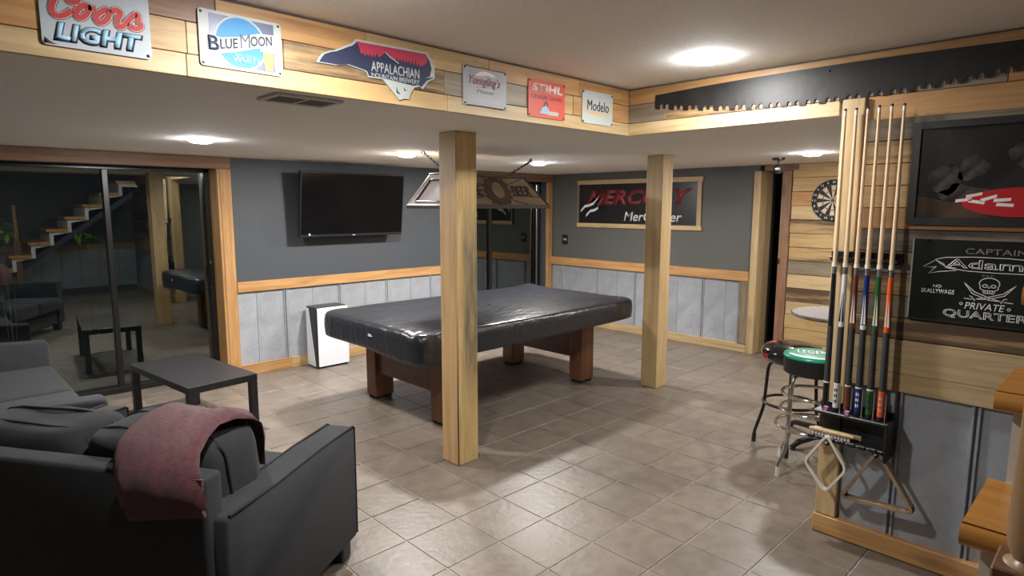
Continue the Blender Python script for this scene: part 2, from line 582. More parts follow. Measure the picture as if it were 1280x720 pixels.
def thing(name, label, cat, loc=(0, 0, 0), rz=0, group=None):
    o = bpy.data.objects.new(name, None)
    COL.objects.link(o)
    o.empty_display_size = 0.1
    o.location = loc
    o.rotation_euler = (0, 0, rz)
    WORLD[o.name] = Vector(loc)
    o['label'] = label
    o['category'] = cat
    if group:
        o['group'] = group
    return o

def tag(o, label, cat, group=None):
    o['label'] = label
    o['category'] = cat
    if group:
        o['group'] = group
    return o

def struct(name, me, m):
    o = put(name, me, m)
    o['kind'] = 'structure'
    return o

def sroot(name):
    o = bpy.data.objects.new(name, None)
    COL.objects.link(o)
    o['kind'] = 'structure'
    return o

def box(x0, x1, y0, y1, z0, z1, bev=0.0, seg=1, name='box', smooth=False):
    return MB().box(x0, x1, y0, y1, z0, z1, bev, seg).mesh(name, smooth)

# flat artwork on a plane: frame with origin, right, up and outward normal
class Panel:
    def __init__(self, o, right, up, nrm):
        self.o, self.r, self.u, self.n = Vector(o), Vector(right), Vector(up), Vector(nrm)
    def f(self, a, b, d):
        return self.o + self.r * a + self.u * b + self.n * d
    def poly(self, name, pts, m, parent, d0, d1):
        return put(name, MB().prism(pts, self.f, d0, d1).mesh(name), m, parent)
    def stroke_bm(self, mb, pts, w, d0, d1, closed=False):
        P = [Vector((a, b)) for a, b in pts]
        n = len(P)
        Lp, Rp = [], []
        for i in range(n):
            if closed:
                t = P[(i + 1) % n] - P[i - 1]
            else:
                t = P[min(i + 1, n - 1)] - P[max(i - 1, 0)]
            t = t.normalized() if t.length else Vector((1, 0))
            q = Vector((-t.y, t.x)) * w / 2
            Lp.append(P[i] + q)
            Rp.append(P[i] - q)
        rng = n if closed else n - 1
        for i in range(rng):
            j = (i + 1) % n
            mb.prism([tuple(Lp[i]), tuple(Lp[j]), tuple(Rp[j]), tuple(Rp[i])], self.f, d0, d1)
    def strokes(self, name, lst, w, m, parent, d0, d1):
        mb = MB()
        for s in lst:
            cl = len(s) > 3 and s[0] == s[-1]
            self.stroke_bm(mb, s[:-1] if cl else s, w, d0, d1, cl)
        return put(name, mb.mesh(name), m, parent)
    def text(self, name, body, x0, x1, y0, y1, m, parent, d0, thick=0.0008, shear=0.0, bold=0.0, outline=0.0, spacing=1.0, smallcaps=False):
        cu = bpy.data.curves.new(name, 'FONT')
        cu.body = body
        cu.size = 1.0
        cu.shear = shear
        cu.offset = bold
        cu.resolution_u = 3
        cu.space_character = spacing
        if outline:
            cu.fill_mode = 'NONE'
            cu.bevel_depth = outline
            cu.bevel_resolution = 0
        ob = bpy.data.objects.new('tmp', cu)
        COL.objects.link(ob)
        bpy.context.view_layer.update()
        dg = bpy.context.evaluated_depsgraph_get()
        me = bpy.data.meshes.new_from_object(ob.evaluated_get(dg))
        bpy.data.objects.remove(ob)
        bpy.data.curves.remove(cu)
        xs = [v.co.x for v in me.vertices]
        ys = [v.co.y for v in me.vertices]
        ax, bx, ay, by = min(xs), max(xs), min(ys), max(ys)
        for v in me.vertices:
            a = x0 + (v.co.x - ax) / (bx - ax) * (x1 - x0)
            b = y0 + (v.co.y - ay) / (by - ay) * (y1 - y0)
            v.co = self.f(a, b, d0 + (v.co.z * 0.02 if outline else 0))
        me.materials.clear()
        if not outline and thick:
            bm = bmesh.new()
            bm.from_mesh(me)
            geo = bmesh.ops.extrude_face_region(bm, geom=bm.faces[:])
            for v in [g for g in geo['geom'] if isinstance(g, bmesh.types.BMVert)]:
                v.co += self.n * thick
            bmesh.ops.recalc_face_normals(bm, faces=bm.faces)
            bm.to_mesh(me)
            bm.free()
        return put(name, me, m, parent)

def ell(cx, cy, rx, ry, n=32, a0=0, a1=2 * PI):
    full = abs(a1 - a0) > 2 * PI - 1e-6
    k = n if full else n + 1
    return [(cx + rx * math.cos(a0 + (a1 - a0) * i / n), cy + ry * math.sin(a0 + (a1 - a0) * i / n)) for i in range(k)]

def rrect(x0, x1, y0, y1, r, n=4):
    p = []
    for cx, cy, a in ((x1 - r, y1 - r, 0), (x0 + r, y1 - r, PI / 2), (x0 + r, y0 + r, PI), (x1 - r, y0 + r, 3 * PI / 2)):
        for i in range(n + 1):
            p.append((cx + r * math.cos(a + PI / 2 * i / n), cy + r * math.sin(a + PI / 2 * i / n)))
    return p

def pixel(p):
    d = Vector(p) - Vector((0, 0, CAM_H))
    z = d.dot(f_)
    if z < 0.05:
        return None
    return 640 + FPX * d.dot(R2) / z, 360 - FPX * d.dot(U2) / z

# ------------------------------------------------------------------ the room shell
XL, XR, YF, YB = -0.75, 6.70, -1.50, 6.03
CL, CU = 2.095, 2.355          # lower and upper ceiling
BX, BY = 3.225, 2.283          # the drop between them: faces X = BX and Y = BY

floor = struct('floor', box(XL - .3, 8.2, YF - .1, 6.40, -0.12, -0.004), 'grout')
PT = 0.325
OX, OY = 2.935, 1.445
tb = MB()
h2 = PT / 2 - 0.0035
tb.box(-h2, h2, -h2, h2, -0.010, 0.0, 0.0014, 1)
tile_me = tb.mesh('tile')
tile_me.materials.append(MT['tile'])
cells = []
for i in range(-12, 16):
    for j in range(-9, 15):
        x0, y0 = OX + i * PT, OY + j * PT
        cx, cy = x0 + PT / 2, y0 + PT / 2
        if cx < XL + .1 or cy < YF + .1 or cx > 7.9 or cy > 6.27:
            continue
        if cx > 6.75 and not (2.6 < cy < 3.3):
            continue
        q = [pixel((x0 + a * PT, y0 + b * PT, 0)) for a, b in ((0, 0), (1, 0), (1, 1), (0, 1))]
        area = 0
        if all(q):
            mx, my = sum(p[0] for p in q) / 4, sum(p[1] for p in q) / 4
            if -40 < mx < 1320 and my < 760:
                area = abs(sum(q[k][0] * q[(k + 1) % 4][1] - q[(k + 1) % 4][0] * q[k][1] for k in range(4))) / 2
                if cx > 3.3 and cy < 0.9:
                    area *= 0.01          # behind the cue wall
        cells.append((area, cx, cy))
cells.sort(reverse=True)
for k, (a, cx, cy) in enumerate(cells[:295]):
    o = bpy.data.objects.new('tile', tile_me)
    COL.objects.link(o)
    o.parent = floor
    o.location = Vector((cx, cy, random.uniform(-0.0006, 0.0006))) - WORLD['floor']
rest = MB()
for a, cx, cy in cells[295:]:
    rest.box(cx - h2, cx + h2, cy - h2, cy + h2, -0.010, 0.0)
o = put('tile_field', rest.mesh('tile_field'), 'tile', floor)
o['kind'] = 'stuff'

ceil = struct('ceiling', MB().box(XL - .1, 8.2, BY + 0.02, 6.40, CL, CL + .1).box(BX + 0.02, 8.2, YF - .1, BY + 0.02, CL, CL + .1).mesh('ceiling'), 'ceiling')
ceil_u = struct('ceiling_upper', box(XL - .1, BX + .02, YF - .1, BY + .02, CU, CU + .1), 'ceiling')

# --- bulkhead boards between the two ceilings
bulk_l = struct('wall_bulkhead_left', box(XL, BX + 0.12, BY + 0.019, BY + 0.10, CL + 0.1, CU), 'core')
bulk_r = struct('wall_bulkhead_right', box(BX + 0.019, BX + 0.10, YF, BY + 0.019, CL + 0.1, CU), 'core')

def boards_x(parent, y_face, z0, z1, cuts, mats, th=0.018, nm='board', jit=0.002):
    for (a, b), m in zip(zip(cuts[:-1], cuts[1:]), mats):
        d = random.uniform(0, jit)
        put(nm, box(a + .001, b - .001, y_face - d, y_face + th, z0, z1 - .0025, 0.0015), m, parent)
def boards_y(parent, x_face, z0, z1, cuts, mats, th=0.018, nm='board', jit=0.002):
    for (a, b), m in zip(zip(cuts[:-1], cuts[1:]), mats):
        d = random.uniform(0, jit)
        put(nm, box(x_face - d, x_face + th, a + .001, b - .001, z0, z1 - .0025, 0.0015), m, parent)

boards_x(bulk_l, BY, 2.256, 2.347, [XL, .30, .817, 1.40, 2.072, 2.75, BX], ['honey_x', 'brown_x', 'honey_x', 'pine_x', 'honey_x', 'honey_x'])
boards_x(bulk_l, BY, 2.152, 2.256, [XL, .333, .72, 1.05, 1.80, 2.33, 2.70, BX], ['honey_x', 'pine_x', 'pine_pale_x', 'pine_stained_x', 'grey_x', 'pine_x', 'honey_x'])
boards_x(bulk_l, BY, 2.078, 2.152, [XL, .715, 1.819, BX - .0], ['pine_pale_x', 'pine_x', 'pine_pale_x'])
boards_y(bulk_r, BX, 2.258, 2.348, [YF, .2, BY], ['honey_y', 'honey_y'])
boards_y(bulk_r, BX, 2.150, 2.258, [YF, .447, 1.25, 2.02, BY], ['honey_y', 'grey_y', 'pine_stained_y', 'grey_y'])
boards_y(bulk_r, BX - .003, 2.078, 2.150, [1.072, BY], ['pine_pale_y'])
boards_y(bulk_r, BX - .003, 2.040, 2.150, [YF, .971], ['honey_y'])

# --- back wall (behind the television) with two sliding doors
D1L, D1R = 0.36, 2.09          # opening of the left door
D2L, D2R = 4.98, 6.58
wb = MB()
wb.box(XL - .1, D1L - .02, YB, YB + .28, 0, CL)
wb.box(D1R + .02, D2L - .02, YB, YB + .28, 0, CL)
wb.box(D2R + .02, XR + .3, YB, YB + .28, 0, CL)
wb.box(D1L - .02, D1R + .02, YB, YB + .28, 2.01, CL)
wb.box(D2L - .02, D2R + .02, YB, YB + .28, 2.01, CL)
wall_back = struct('wall_back', wb.mesh('wall_back'), 'wall_grey')
put('chair_rail', box(D1R + .115, D2L - .12, YB - .032, YB, .822, .922, .004), 'honey_x', wall_back)
put('chair_rail', box(6.69, XR, YB - .03, YB, .822, .922, .004), 'honey_x', wall_back)
bb = sroot('baseboard_back')
for a, b, m in ((D1R + .115, 2.71, 'honey_x'), (2.71, D2L - .12, 'pine_x')):
    put('board', box(a, b - .001, YB - .022, YB, 0, .108, .003), m, bb)

def sheets(parent, axis, face, lines, z0, z1, ribs):
    """galvanised roofing sheets: flat pans, folded seams standing proud between them"""
    lines = sorted(lines)
    for a, b in zip(lines[:-1], lines[1:]):
        n = 6
        pts = [(a + .002 + (b - a - .004) * i / n, .003 + .003 * math.sin(PI * i / n)) for i in range(n + 1)]
        pts += [(b - .002, .0005), (a + .002, .0005)]
        mb = MB()
        if axis == 'x':
            mb.prism(pts, lambda q, d, z: Vector((q, face - d, z)), z0, z1)
        else:
            mb.prism(pts, lambda q, d, z: Vector((face - d, q, z)), z0, z1)
        put('sheet', mb.mesh('sheet', True, 30), 'galv', parent)
    for q in ribs:
        mb = MB()
        for dq in (-.011, .011):
            pts = [(q + dq - .008, 0), (q + dq - .004, .018), (q + dq + .004, .018), (q + dq + .008, 0)]
            if axis == 'x':
                mb.prism(pts, lambda a, d, z: Vector((a, face - d, z)), z0, z1)
            else:
                mb.prism(pts, lambda a, d, z: Vector((face - d, a, z)), z0, z1)
        put('seam_rib', mb.mesh('seam_rib'), 'galv', parent)

sheets(wall_back, 'x', YB, [D1R + .115, 2.388, 2.673, 2.975, 3.279, 3.594, 3.876, 4.209, 4.492, D2L - .12], .108, .822, [2.673, 3.279, 3.876, 4.492])

def door(name, x0, x1, yg, mull, trims):
    d = sroot(name)
    put('frame', MB().box(x0, x0 + .045, yg - .05, yg + .05, 0, 1.985, .003).box(x1 - .045, x1, yg - .05, yg + .05, 0, 1.985, .003)
        .box(x0, x1, yg - .05, yg + .05, 1.955, 1.985, .003).mesh('frame'), 'black_metal', d)
    put('sill', box(x0, x1, yg - .06, yg + .07, 0.0, .055, .004), 'black_metal', d)
    put('mullion', box(mull - .022, mull + .022, yg - .03, yg + .03, .05, 1.96, .004), 'black_metal', d)
    put('pane', box(x0 + .045, mull - .022, yg + .006, yg + .010, .055, 1.955), 'glass', d)
    put('pane', box(mull + .022, x1 - .045, yg - .010, yg - .006, .055, 1.955), 'glass', d)
    return d
d1 = door('door_1', D1L, D1R - .012, 6.27, 1.245, None)
put('handle', MB().box(D1R - .055, D1R - .035, 6.19, 6.215, .92, 1.08, .004).mesh('handle'), 'black_metal', d1)
put('latch', box(D1R - .052, D1R - .040, 6.20, 6.222, 1.10, 1.125, .002), 'steel', d1)
d2 = door('door_2', D2L, D2R, 6.20, 5.63, None)
put('pull_rail', box(6.48, 6.505, 6.135, 6.155, .06, 1.95, .003), 'steel', d2)
tr1 = sroot('trim_1')
put('casing', box(D1R + .012, D1R + .113, YB - .024, YB + .02, 0, 1.985, .004), 'honey_z', tr1)
put('casing', box(D1L - .113, D1L - .012, YB - .024, YB + .02, 0, 1.985, .004), 'honey_z', tr1)
put('header', box(D1L - .113, D1R + .113, YB - .030, YB + .02, 1.985, CL - .003, .004), 'brown_x', tr1)
put('jamb', box(D1R - .012, D1R + .012, YB - .02, 6.22, 0, 1.985, .003), 'honey_z', tr1)
put('jamb', box(D1L - .012, D1L + .012, YB - .02, 6.22, 0, 1.985, .003), 'honey_z', tr1)
tr2 = sroot('trim_2')
put('casing', box(D2R + .005, D2R + .102, YB - .024, YB + .02, 0, 1.985, .004), 'honey_z', tr2)
put('casing', box(D2L - .113, D2L - .012, YB - .024, YB + .02, 0, 1.985, .004), 'honey_z', tr2)
put('header', box(D2L - .113, XR - .002, YB - .030, YB + .02, 1.985, CL - .003, .004), 'brown_x', tr2)

# --- right wall with the banner
WBE = 2.995                     # its free end
wall_right = struct('wall_right', box(XR, XR + .26, WBE, YB + .28, 0, CL), 'wall_grey_b')
put('chair_rail', box(XR - .042, XR, 3.05, YB, .815, .925, .006), 'honey_y', wall_right)
put('end_board', box(XR - .035, XR, 3.035, 3.15, .10, .83, .004), 'grey_z', wall_right)
put('end_post', box(XR - .045, XR + .265, WBE - .035, WBE + .045, 0, 2.03, .005), 'pine_pale_z', wall_right)
br = sroot('baseboard_right')
put('board', box(XR - .025, XR, 3.04, YB, 0, .10, .003), 'pine_pale_y', br)
sheets(wall_right, 'y', XR, [3.15, 3.326, 3.612, 3.948, 4.25, 4.566, 4.857, 5.178, 5.488, 5.805, 6.02], .10, .815, [3.612, 4.566, 5.178, 5.805])

# --- dark doorway and the plank wall with the dartboard
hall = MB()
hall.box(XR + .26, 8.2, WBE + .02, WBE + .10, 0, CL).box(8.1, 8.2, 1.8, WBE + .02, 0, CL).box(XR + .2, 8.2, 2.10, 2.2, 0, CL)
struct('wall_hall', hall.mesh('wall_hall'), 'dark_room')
wall_dart = struct('wall_dart', box(XR + .055, XR + .2, YF, 2.75, 0, CL), 'core')
zz = CL - .003
PLM = ['pine_y', 'pine_y', 'honey_y', 'pine_pale_y', 'pine_stained_y', 'pine_y', 'pine_stained_y', 'grey_y', 'pine_pale_y', 'pine_stained_y', 'pine_pale_y', 'pine_y', 'pine_y', 'pine_pale_y', 'pine_y']
k = 0
while zz > 0.05:
    z0 = max(zz - .1455, 0)
    put('plank', box(XR + .03 - random.uniform(0, .004), XR + .055, YF, 2.655 + random.uniform(-.004, .004), z0 + .004, zz, .003), PLM[k % len(PLM)], wall_dart)
    zz -= .1455
    k += 1
dr3 = sroot('door_3')
put('jamb', box(XR + .028, XR + .2, 2.665, 2.765, 0, 2.03, .003), 'brown_z', dr3)
put('header', box(XR + .01, XR + .2, 2.60, WBE - .04, 2.03, CL - .003, .003), 'brown_y', dr3)
put('strike_plate', box(XR + .024, XR + .028, 2.745, 2.76, 1.03, 1.09), 'black_metal', dr3)

# --- cue wall: planks above galvanised sheet
CW = 3.21
wall_cue = struct('wall_cue', box(BX + .012, BX + .11, YF, 1.045, 0, CL + .1), 'core')
RZ = [2.042, 1.943, 1.841, 1.742, 1.643, 1.546, 1.445, 1.346, 1.247, 1.143, 1.046]
RM = ['grey_y', 'pine_stained_y', 'pine_y', 'pine_y', 'honey_y', 'grey_y', 'grey_y', 'pine_stained_y', 'grey_y', 'pine_stained_y']
for (a, b), m in zip(zip(RZ[:-1], RZ[1:]), RM):
    cut = random.uniform(-.9, .0)
    for y0, y1 in ((YF, cut), (cut, .954)):
        put('plank', box(CW - random.uniform(0, .003), BX + .012, y0, y1 - .001, b + .003, a, .002), m, wall_cue)
put('wide_board', box(CW - .006, BX + .012, YF, .954, .889, 1.045, .002), 'pine_pale_y', wall_cue)
put('wide_board', box(CW - .006, BX + .012, YF, .954, .803, .888, .002), 'pine_pale_y', wall_cue)
put('end_board', box(3.196, BX + .012, .955, 1.053, .10, 2.146, .006, 2), 'pine_pale_z', wall_cue)
put('end_cap', box(BX - .005, BX + .12, 1.046, 1.058, 0, CL, .002), 'pine_z', wall_cue)
sheets(wall_cue, 'y', BX + .010, [YF, -.7, .10, .435, .728, .954], .098, .803, [.10, .435, .728])
bc = sroot('baseboard_cue')
put('board', box(3.190, BX + .012, YF, 1.060, 0.004, .098, .004), 'honey_y', bc)

# --- unseen walls behind and beside the camera (mirrored in the door glass)
wall_front = struct('wall_front', box(XL - .1, 8.2, YF - .1, YF, 0, CU + .1), 'wall_grey_b')
put('chair_rail', box(XL, BX, YF, YF + .03, .82, .92, .004), 'honey_x', wall_front)
mb = MB()
for i in range(13):
    mb.box(XL + i * .305 + .004, XL + (i + 1) * .305 - .004, YF, YF + .01, .1, .82)
o = put('sheet_run', mb.mesh('sheet_run'), 'galv', wall_front)
o['kind'] = 'stuff'
wall_left = struct('wall_left', box(XL - .1, XL, YF, 6.31, 0, CU + .1), 'wall_grey_b')

# ------------------------------------------------------------------ recessed lights
def downlight(x, y, z, label, r=.078, dim=1.0):
    t = thing('recessed_light', label, 'light', (x, y, z), group='recessed ceiling lights')
    put('trim_ring', MB().lathe([(r + .013, 0.0), (r + .010, -.0018), (r + .002, -.003), (r - .006, -.0035)], (x, y, z), 28, cap=False).mesh('trim_ring', True), 'white_plastic', t)
    put('diffuser', MB().lathe([(r, -.003), (r - .003, -.013), (r - .016, -.021), (r * .6, -.025), (0, -.027)], (x, y, z), 28, cap=False).mesh('diffuser', True), 'led', t)
    ld = bpy.data.lights.new('led_light', 'AREA')
    ld.shape = 'DISK'
    ld.size = 2 * (r - .012)
    ld.energy = LAMP_W * dim * .85
    ld.color = LAMP_COL
    lo = bpy.data.objects.new('led_light', ld)
    COL.objects.link(lo)
    lo.parent = t
    lo.location = (0, 0, -.030)
    return t
downlight(2.811, 1.549, CU, 'bright round recessed light in the raised ceiling', dim=.52)
downlight(1.03, 1.70, CU, 'recessed light in raised ceiling above the left tin signs', dim=1.0)
downlight(1.478, 4.53, CL, 'recessed light in low ceiling above the left glass door', dim=1.9)
downlight(3.154, 4.54, CL, 'recessed light in low ceiling right of the television', dim=1.9)
downlight(4.760, 4.48, CL, 'recessed light in low ceiling right of the billiard lamp', dim=1.9)
downlight(5.479, 2.015, CL, 'recessed light in low ceiling near the dartboard', dim=1.0)
downlight(5.479, -.2, CL, 'added unseen recessed light in low ceiling behind the cue wall')  # added light in the hidden area, its source is unseen

# ------------------------------------------------------------------ posts
def post(x0, y0, s, top, m, label, bev):
    t = thing('wooden_post', label, 'post', (x0 + s / 2, y0 + s / 2, 0), group='square timber posts')
    put('timber', MB().box(x0, x0 + s, y0, y0 + s, 0.001, top, bev, 1).mesh('timber'), m, t)
    return t
MT['post_stain'] = wood('post_wood_stained', (0.56, 0.40, 0.18), (0.44, 0.29, 0.11), axis='z', stain=0.0, patch=(-.035, -.45, .45), dark=(0.115, 0.10, 0.065), knots=0.4, scale=1.6)
p1 = post(2.385, 2.925, .166, CL - .001, 'post_a', 'nearer square timber post with grey stain and a split corner', .004)
put('split', MB().prism([(-.003, 0), (-.0045, .35), (-.002, .7), (0, 1.05), (.0012, .7), (.002, .35), (.003, 0)], lambda a, z, d: Vector((2.3915 + a + d * .7, 2.931 - a + d * .7, .002 + z)), -.0065, -.001).mesh('split'), 'rust', p1)
me_ = [c for c in p1.children if c.name.startswith('timber')][0].data
me_.materials.append(MT['post_stain'])
for f in me_.polygons:
    if f.normal.y < -.9:
        f.material_index = 1
p2 = post(4.752, 2.988, .165, CL - .001, 'post_pale', 'farther square timber post in front of the red lettered banner', .004)

# ------------------------------------------------------------------ ceiling vent, security camera, outlet
t = thing('ceiling_vent', 'grey louvred air vent in low ceiling below the tin signs', 'vent', (1.235, 2.54, CL))
mb = MB()
mb.box(1.09, 1.385, 2.445, 2.465, CL - .012, CL, .003).box(1.09, 1.385, 2.622, 2.642, CL - .012, CL, .003).box(1.09, 1.11, 2.465, 2.622, CL - .012, CL, .003).box(1.365, 1.385, 2.465, 2.622, CL - .012, CL, .003).box(1.232, 1.242, 2.465, 2.622, CL - .011, CL)
put('frame', mb.mesh('frame'), 'vent', t)
put('duct', box(1.11, 1.365, 2.465, 2.622, CL - .003, CL - .001), 'black_matte', t)
for i in range(10):
    y = 2.472 + i * .0155
    put('slat', MB().prism([(y, -.010), (y + .002, -.010), (y + .011, -.004), (y + .009, -.004)], lambda a, b, d: Vector((d, a, CL + b)), 1.111, 1.364).mesh('slat'), 'vent', t)

t = thing('security_camera', 'small black security camera on ceiling above the dark doorway', 'camera', (5.83, 2.44, CL))
put('base', MB().lathe([(.055, 0), (.055, -.016), (.045, -.022), (0, -.022)], (5.83, 2.44, CL), 20).mesh('base', True), 'black', t)
put('stem', MB().tube([(5.83, 2.44, CL - .02), (5.826, 2.437, CL - .075)], .010).mesh('stem', True), 'black', t)
hd = put('head', MB().pillow((5.818, 2.435, CL - .105), (.042, .040, .042), 0.8, 16, 10).mesh('head', True), 'black', t)
put('lens_window', box(5.774, 5.786, 2.418, 2.447, CL - .112, CL - .094, .002), 'white_plastic', hd)

t = thing('wall_outlet', 'black outlet plate on grey wall left of the banner', 'outlet', (XR, 5.775, 1.175))
put('plate', box(XR - .008, XR, 5.725, 5.83, 1.11, 1.245, .003), 'black', t)
for dy in (-.018, .016):
    put('socket', box(XR - .010, XR - .007, 5.775 + dy - .006, 5.775 + dy + .006, 1.165, 1.195, .001), 'white_plastic', t)

# ------------------------------------------------------------------ pool table and its cover
TX, TY = 3.63, 4.01
t = thing('pool_table', 'pool table with dark wooden legs and end panels under black cover', 'pool table', (TX, TY, 0))
for x0, x1, y0, y1 in ((2.745, 2.925, 3.555, 3.70), (2.745, 2.925, 4.475, 4.62), (4.375, 4.555, 3.555, 3.70), (4.375, 4.555, 4.475, 4.62)):
    lg = put('leg', box(x0, x1, y0, y1, .025, .60, .006, 2), 'walnut_z', t)
    put('foot_pad', box(x0 + .012, x1 - .012, y0 + .012, y1 - .012, .001, .026, .004), 'black_matte', lg)
for x0 in (2.775, 4.40):
    put('end_panel', box(x0, x0 + .045, 3.70, 4.475, .235, .60, .003), 'walnut_y', t)
put('cabinet', MB().box(2.50, 4.77, 3.42, 4.60, .60, .68, .008).mesh('cabinet'), 'walnut_x', t)
put('apron', MB().box(2.60, 4.77, 3.325, 3.40, .612, .70, .01, 2).mesh('apron'), 'honey_x', t)
put('slate_bed', box(2.44, 4.82, 3.33, 4.69, .68, .765, .01), 'black_matte', t)

def cover_mesh():
    hx, hy = 1.245, .715
    mb = MB()
    N = 120
    def ring(s, grow, z, fn=None):
        out = []
        for i in range(N):
            a = 2 * PI * i / N
            # rounded rectangle by superellipse
            c, sn = math.cos(a), math.sin(a)
            e = 0.16
            x = math.copysign(abs(c) ** e, c) * (hx * s + grow)
            y = math.copysign(abs(sn) ** e, sn) * (hy * s + grow)
            p = Vector((TX + x, TY + y, z))
            if fn:
                p = fn(p, x / hx, y / hy, a)
            out.append(p)
        return out
    def top(p, u, v, a):
        r = max(abs(u), abs(v))
        w = noise.noise(Vector((p.x * 2.3, p.y * 4.5, 1.0))) * .008 + noise.noise(Vector((p.x * 9, p.y * 9, 4.0))) * .003
        dz = -.012 * max(0, 1 - r * 1.12) ** .5 + w
        near = math.exp(-((p.x - 2.42) ** 2 + (p.y - 3.36) ** 2) / .018)
        far = math.exp(-((p.x - 4.80) ** 2 + (p.y - 4.66) ** 2) / .012)
        dz += near * .012 * math.sin((p.x + p.y) * 60) - near * .006 + far * .022
        return p + Vector((0, 0, dz))
    def skirt(depth):
        def f(p, u, v, a):
            # lower hem at the left end, higher at right
            hem = .600 + .016 * max(0, u) - .006 * (1 if u < -.9 else 0)
            if u < -.8 and v < -.6:
                hem -= .03
            ztop = .785
            z = ztop + (hem - ztop) * depth
            w = noise.noise(Vector((p.x * 5, p.y * 5, depth * 2.0 + 7))) * .010 * depth
            d = Vector((u, v, 0))
            d = d.normalized() if d.length else d
            return Vector((p.x, p.y, z)) + d * (w + .006 * math.sin(depth * PI))
        return f
    rows = [ring(s, 0, .788, top) for s in (.02, .25, .5, .7, .82, .90, .95, .985)]
    rows.append(ring(1.0, .004, .787, lambda p, u, v, a: top(p, u, v, a) - Vector((0, 0, .008))))
    rows.append(ring(1.0, .012, .775, skirt(.12)))
    for dp in (.3, .5, .7, .85, .97):
        rows.append(ring(1.0, .014, .7, skirt(dp)))
    rows.append(ring(1.0, .006, .62, skirt(1.0)))
    rows.append(ring(1.0, -.004, .62, skirt(.96)))
    mb.grid(rows, close=True)
    mb.bm.faces.new([v for v in mb.bm.verts[:N]]) if False else None
    return mb.mesh('table_cover', True, 60)
cov = thing('table_cover', 'black vinyl dust cover stretched over the pool table', 'cover', (TX, TY, .6))
put('sheet', cover_mesh(), 'vinyl', cov)
pn = Panel((TX - 1.272, 3.93, .708), (0, -1, 0), (0, 0, 1), (-1, 0, 0))
pn.strokes('logo', [[(0, 0), (.012, .010), (.028, .006)], [(.004, -.006), (.03, -.004), (.055, -.004)], [(.03, .006), (.04, .003)]], .007, 'white_print', cov, 0, .002)
for px_, py_ in ((4.74, 3.37), ):
    put('snap', MB().lathe([(.012, 0), (.010, .016), (0, .018)], (px_ - .02, py_ + .03, .784), 12).mesh('snap', True), 'steel', cov)

# ------------------------------------------------------------------ billiard lamp
LX0, LX1, LY0, LY1, LZ0 = 2.975, 4.125, 3.755, 4.275, 1.650
UX0, UX1, UY0, UY1, LZ1 = 3.10, 3.955, 3.90, 4.13, 1.892
lamp = thing('billiard_lamp', 'long stained glass billiard lamp hanging over the covered table', 'lamp', (3.55, 4.015, 1.64))
def slab(c, n_in, th):
    mb = MB()
    c = [Vector(p) for p in c]
    n = (c[1] - c[0]).cross(c[2] - c[0]).normalized()
    A = [mb.bm.verts.new(p) for p in c]
    B = [mb.bm.verts.new(p + n * th) for p in c]
    mb.bm.faces.new(A)
    mb.bm.faces.new(B[::-1])
    for i in range(len(c)):
        j = (i + 1) % len(c)
        mb.bm.faces.new((A[i], B[i], B[j], A[j]))
    return mb.mesh('slab')
put('long_panel', slab([(LX0, LY0, LZ0), (LX1, LY0, LZ0), (UX1, UY0, LZ1), (UX0, UY0, LZ1)], 1, -.004), 'tan_glass', lamp)
put('long_panel', slab([(LX1, LY1, LZ0), (LX0, LY1, LZ0), (UX0, UY1, LZ1), (UX1, UY1, LZ1)], 1, -.004), 'tan_glass', lamp)
put('end_panel', slab([(LX0, LY1, LZ0), (LX0, LY0, LZ0), (UX0, UY0, LZ1), (UX0, UY1, LZ1)], 1, -.004), 'white_glass', lamp)
put('end_panel', slab([(LX1, LY0, LZ0), (LX1, LY1, LZ0), (UX1, UY1, LZ1), (UX1, UY0, LZ1)], 1, -.004), 'white_glass', lamp)
put('top_cap', MB().box(UX0 - .01, UX1 + .01, UY0 - .01, UY1 + .01, LZ1 - .002, LZ1 + .022, .004).mesh('top_cap'), 'lead', lamp)
put('skirt_rail', MB().box(LX0 - .01, LX1 + .01, LY0 - .012, LY0 + .006, LZ0 - .022, LZ0 + .012, .003).box(LX0 - .01, LX1 + .01, LY1 - .006, LY1 + .012, LZ0 - .022, LZ0 + .012, .003)
    .box(LX0 - .012, LX0 + .006, LY0, LY1, LZ0 - .022, LZ0 + .004, .003).box(LX1 - .006, LX1 + .012, LY0, LY1, LZ0 - .022, LZ0 + .012, .003).mesh('skirt_rail'), 'lead', lamp)
for a, b in (((LX1, LY0, LZ0), (UX1, UY0, LZ1)), ((LX1, LY1, LZ0), (UX1, UY1, LZ1))):
    put('corner_came', MB().tube([a, b], .009, 8).mesh('corner_came'), 'lead', lamp)
put('end_rim', MB().tube([(LX0 - .004, LY0, LZ0 + .006), (UX0 - .004, UY0, LZ1), (UX0 - .004, UY1, LZ1), (LX0 - .004, LY1, LZ0 + .006)], .0095, 8, closed=True).mesh('end_rim'), 'pale_metal', lamp)
mid = lambda f, g: Vector((LX0, 0, LZ0)).lerp(Vector((UX0, 0, LZ1)), g) + Vector((-.006, LY0 + (UY0 - LY0) * g + (LY1 - LY0 + (UY1 - UY0 - LY1 + LY0) * g) * f, 0))
put('inner_came', MB().tube([mid(.16, .14), mid(.20, .86), mid(.80, .86), mid(.84, .14)], .012, 6, closed=True).mesh('inner_came'), 'brown_glass', lamp)
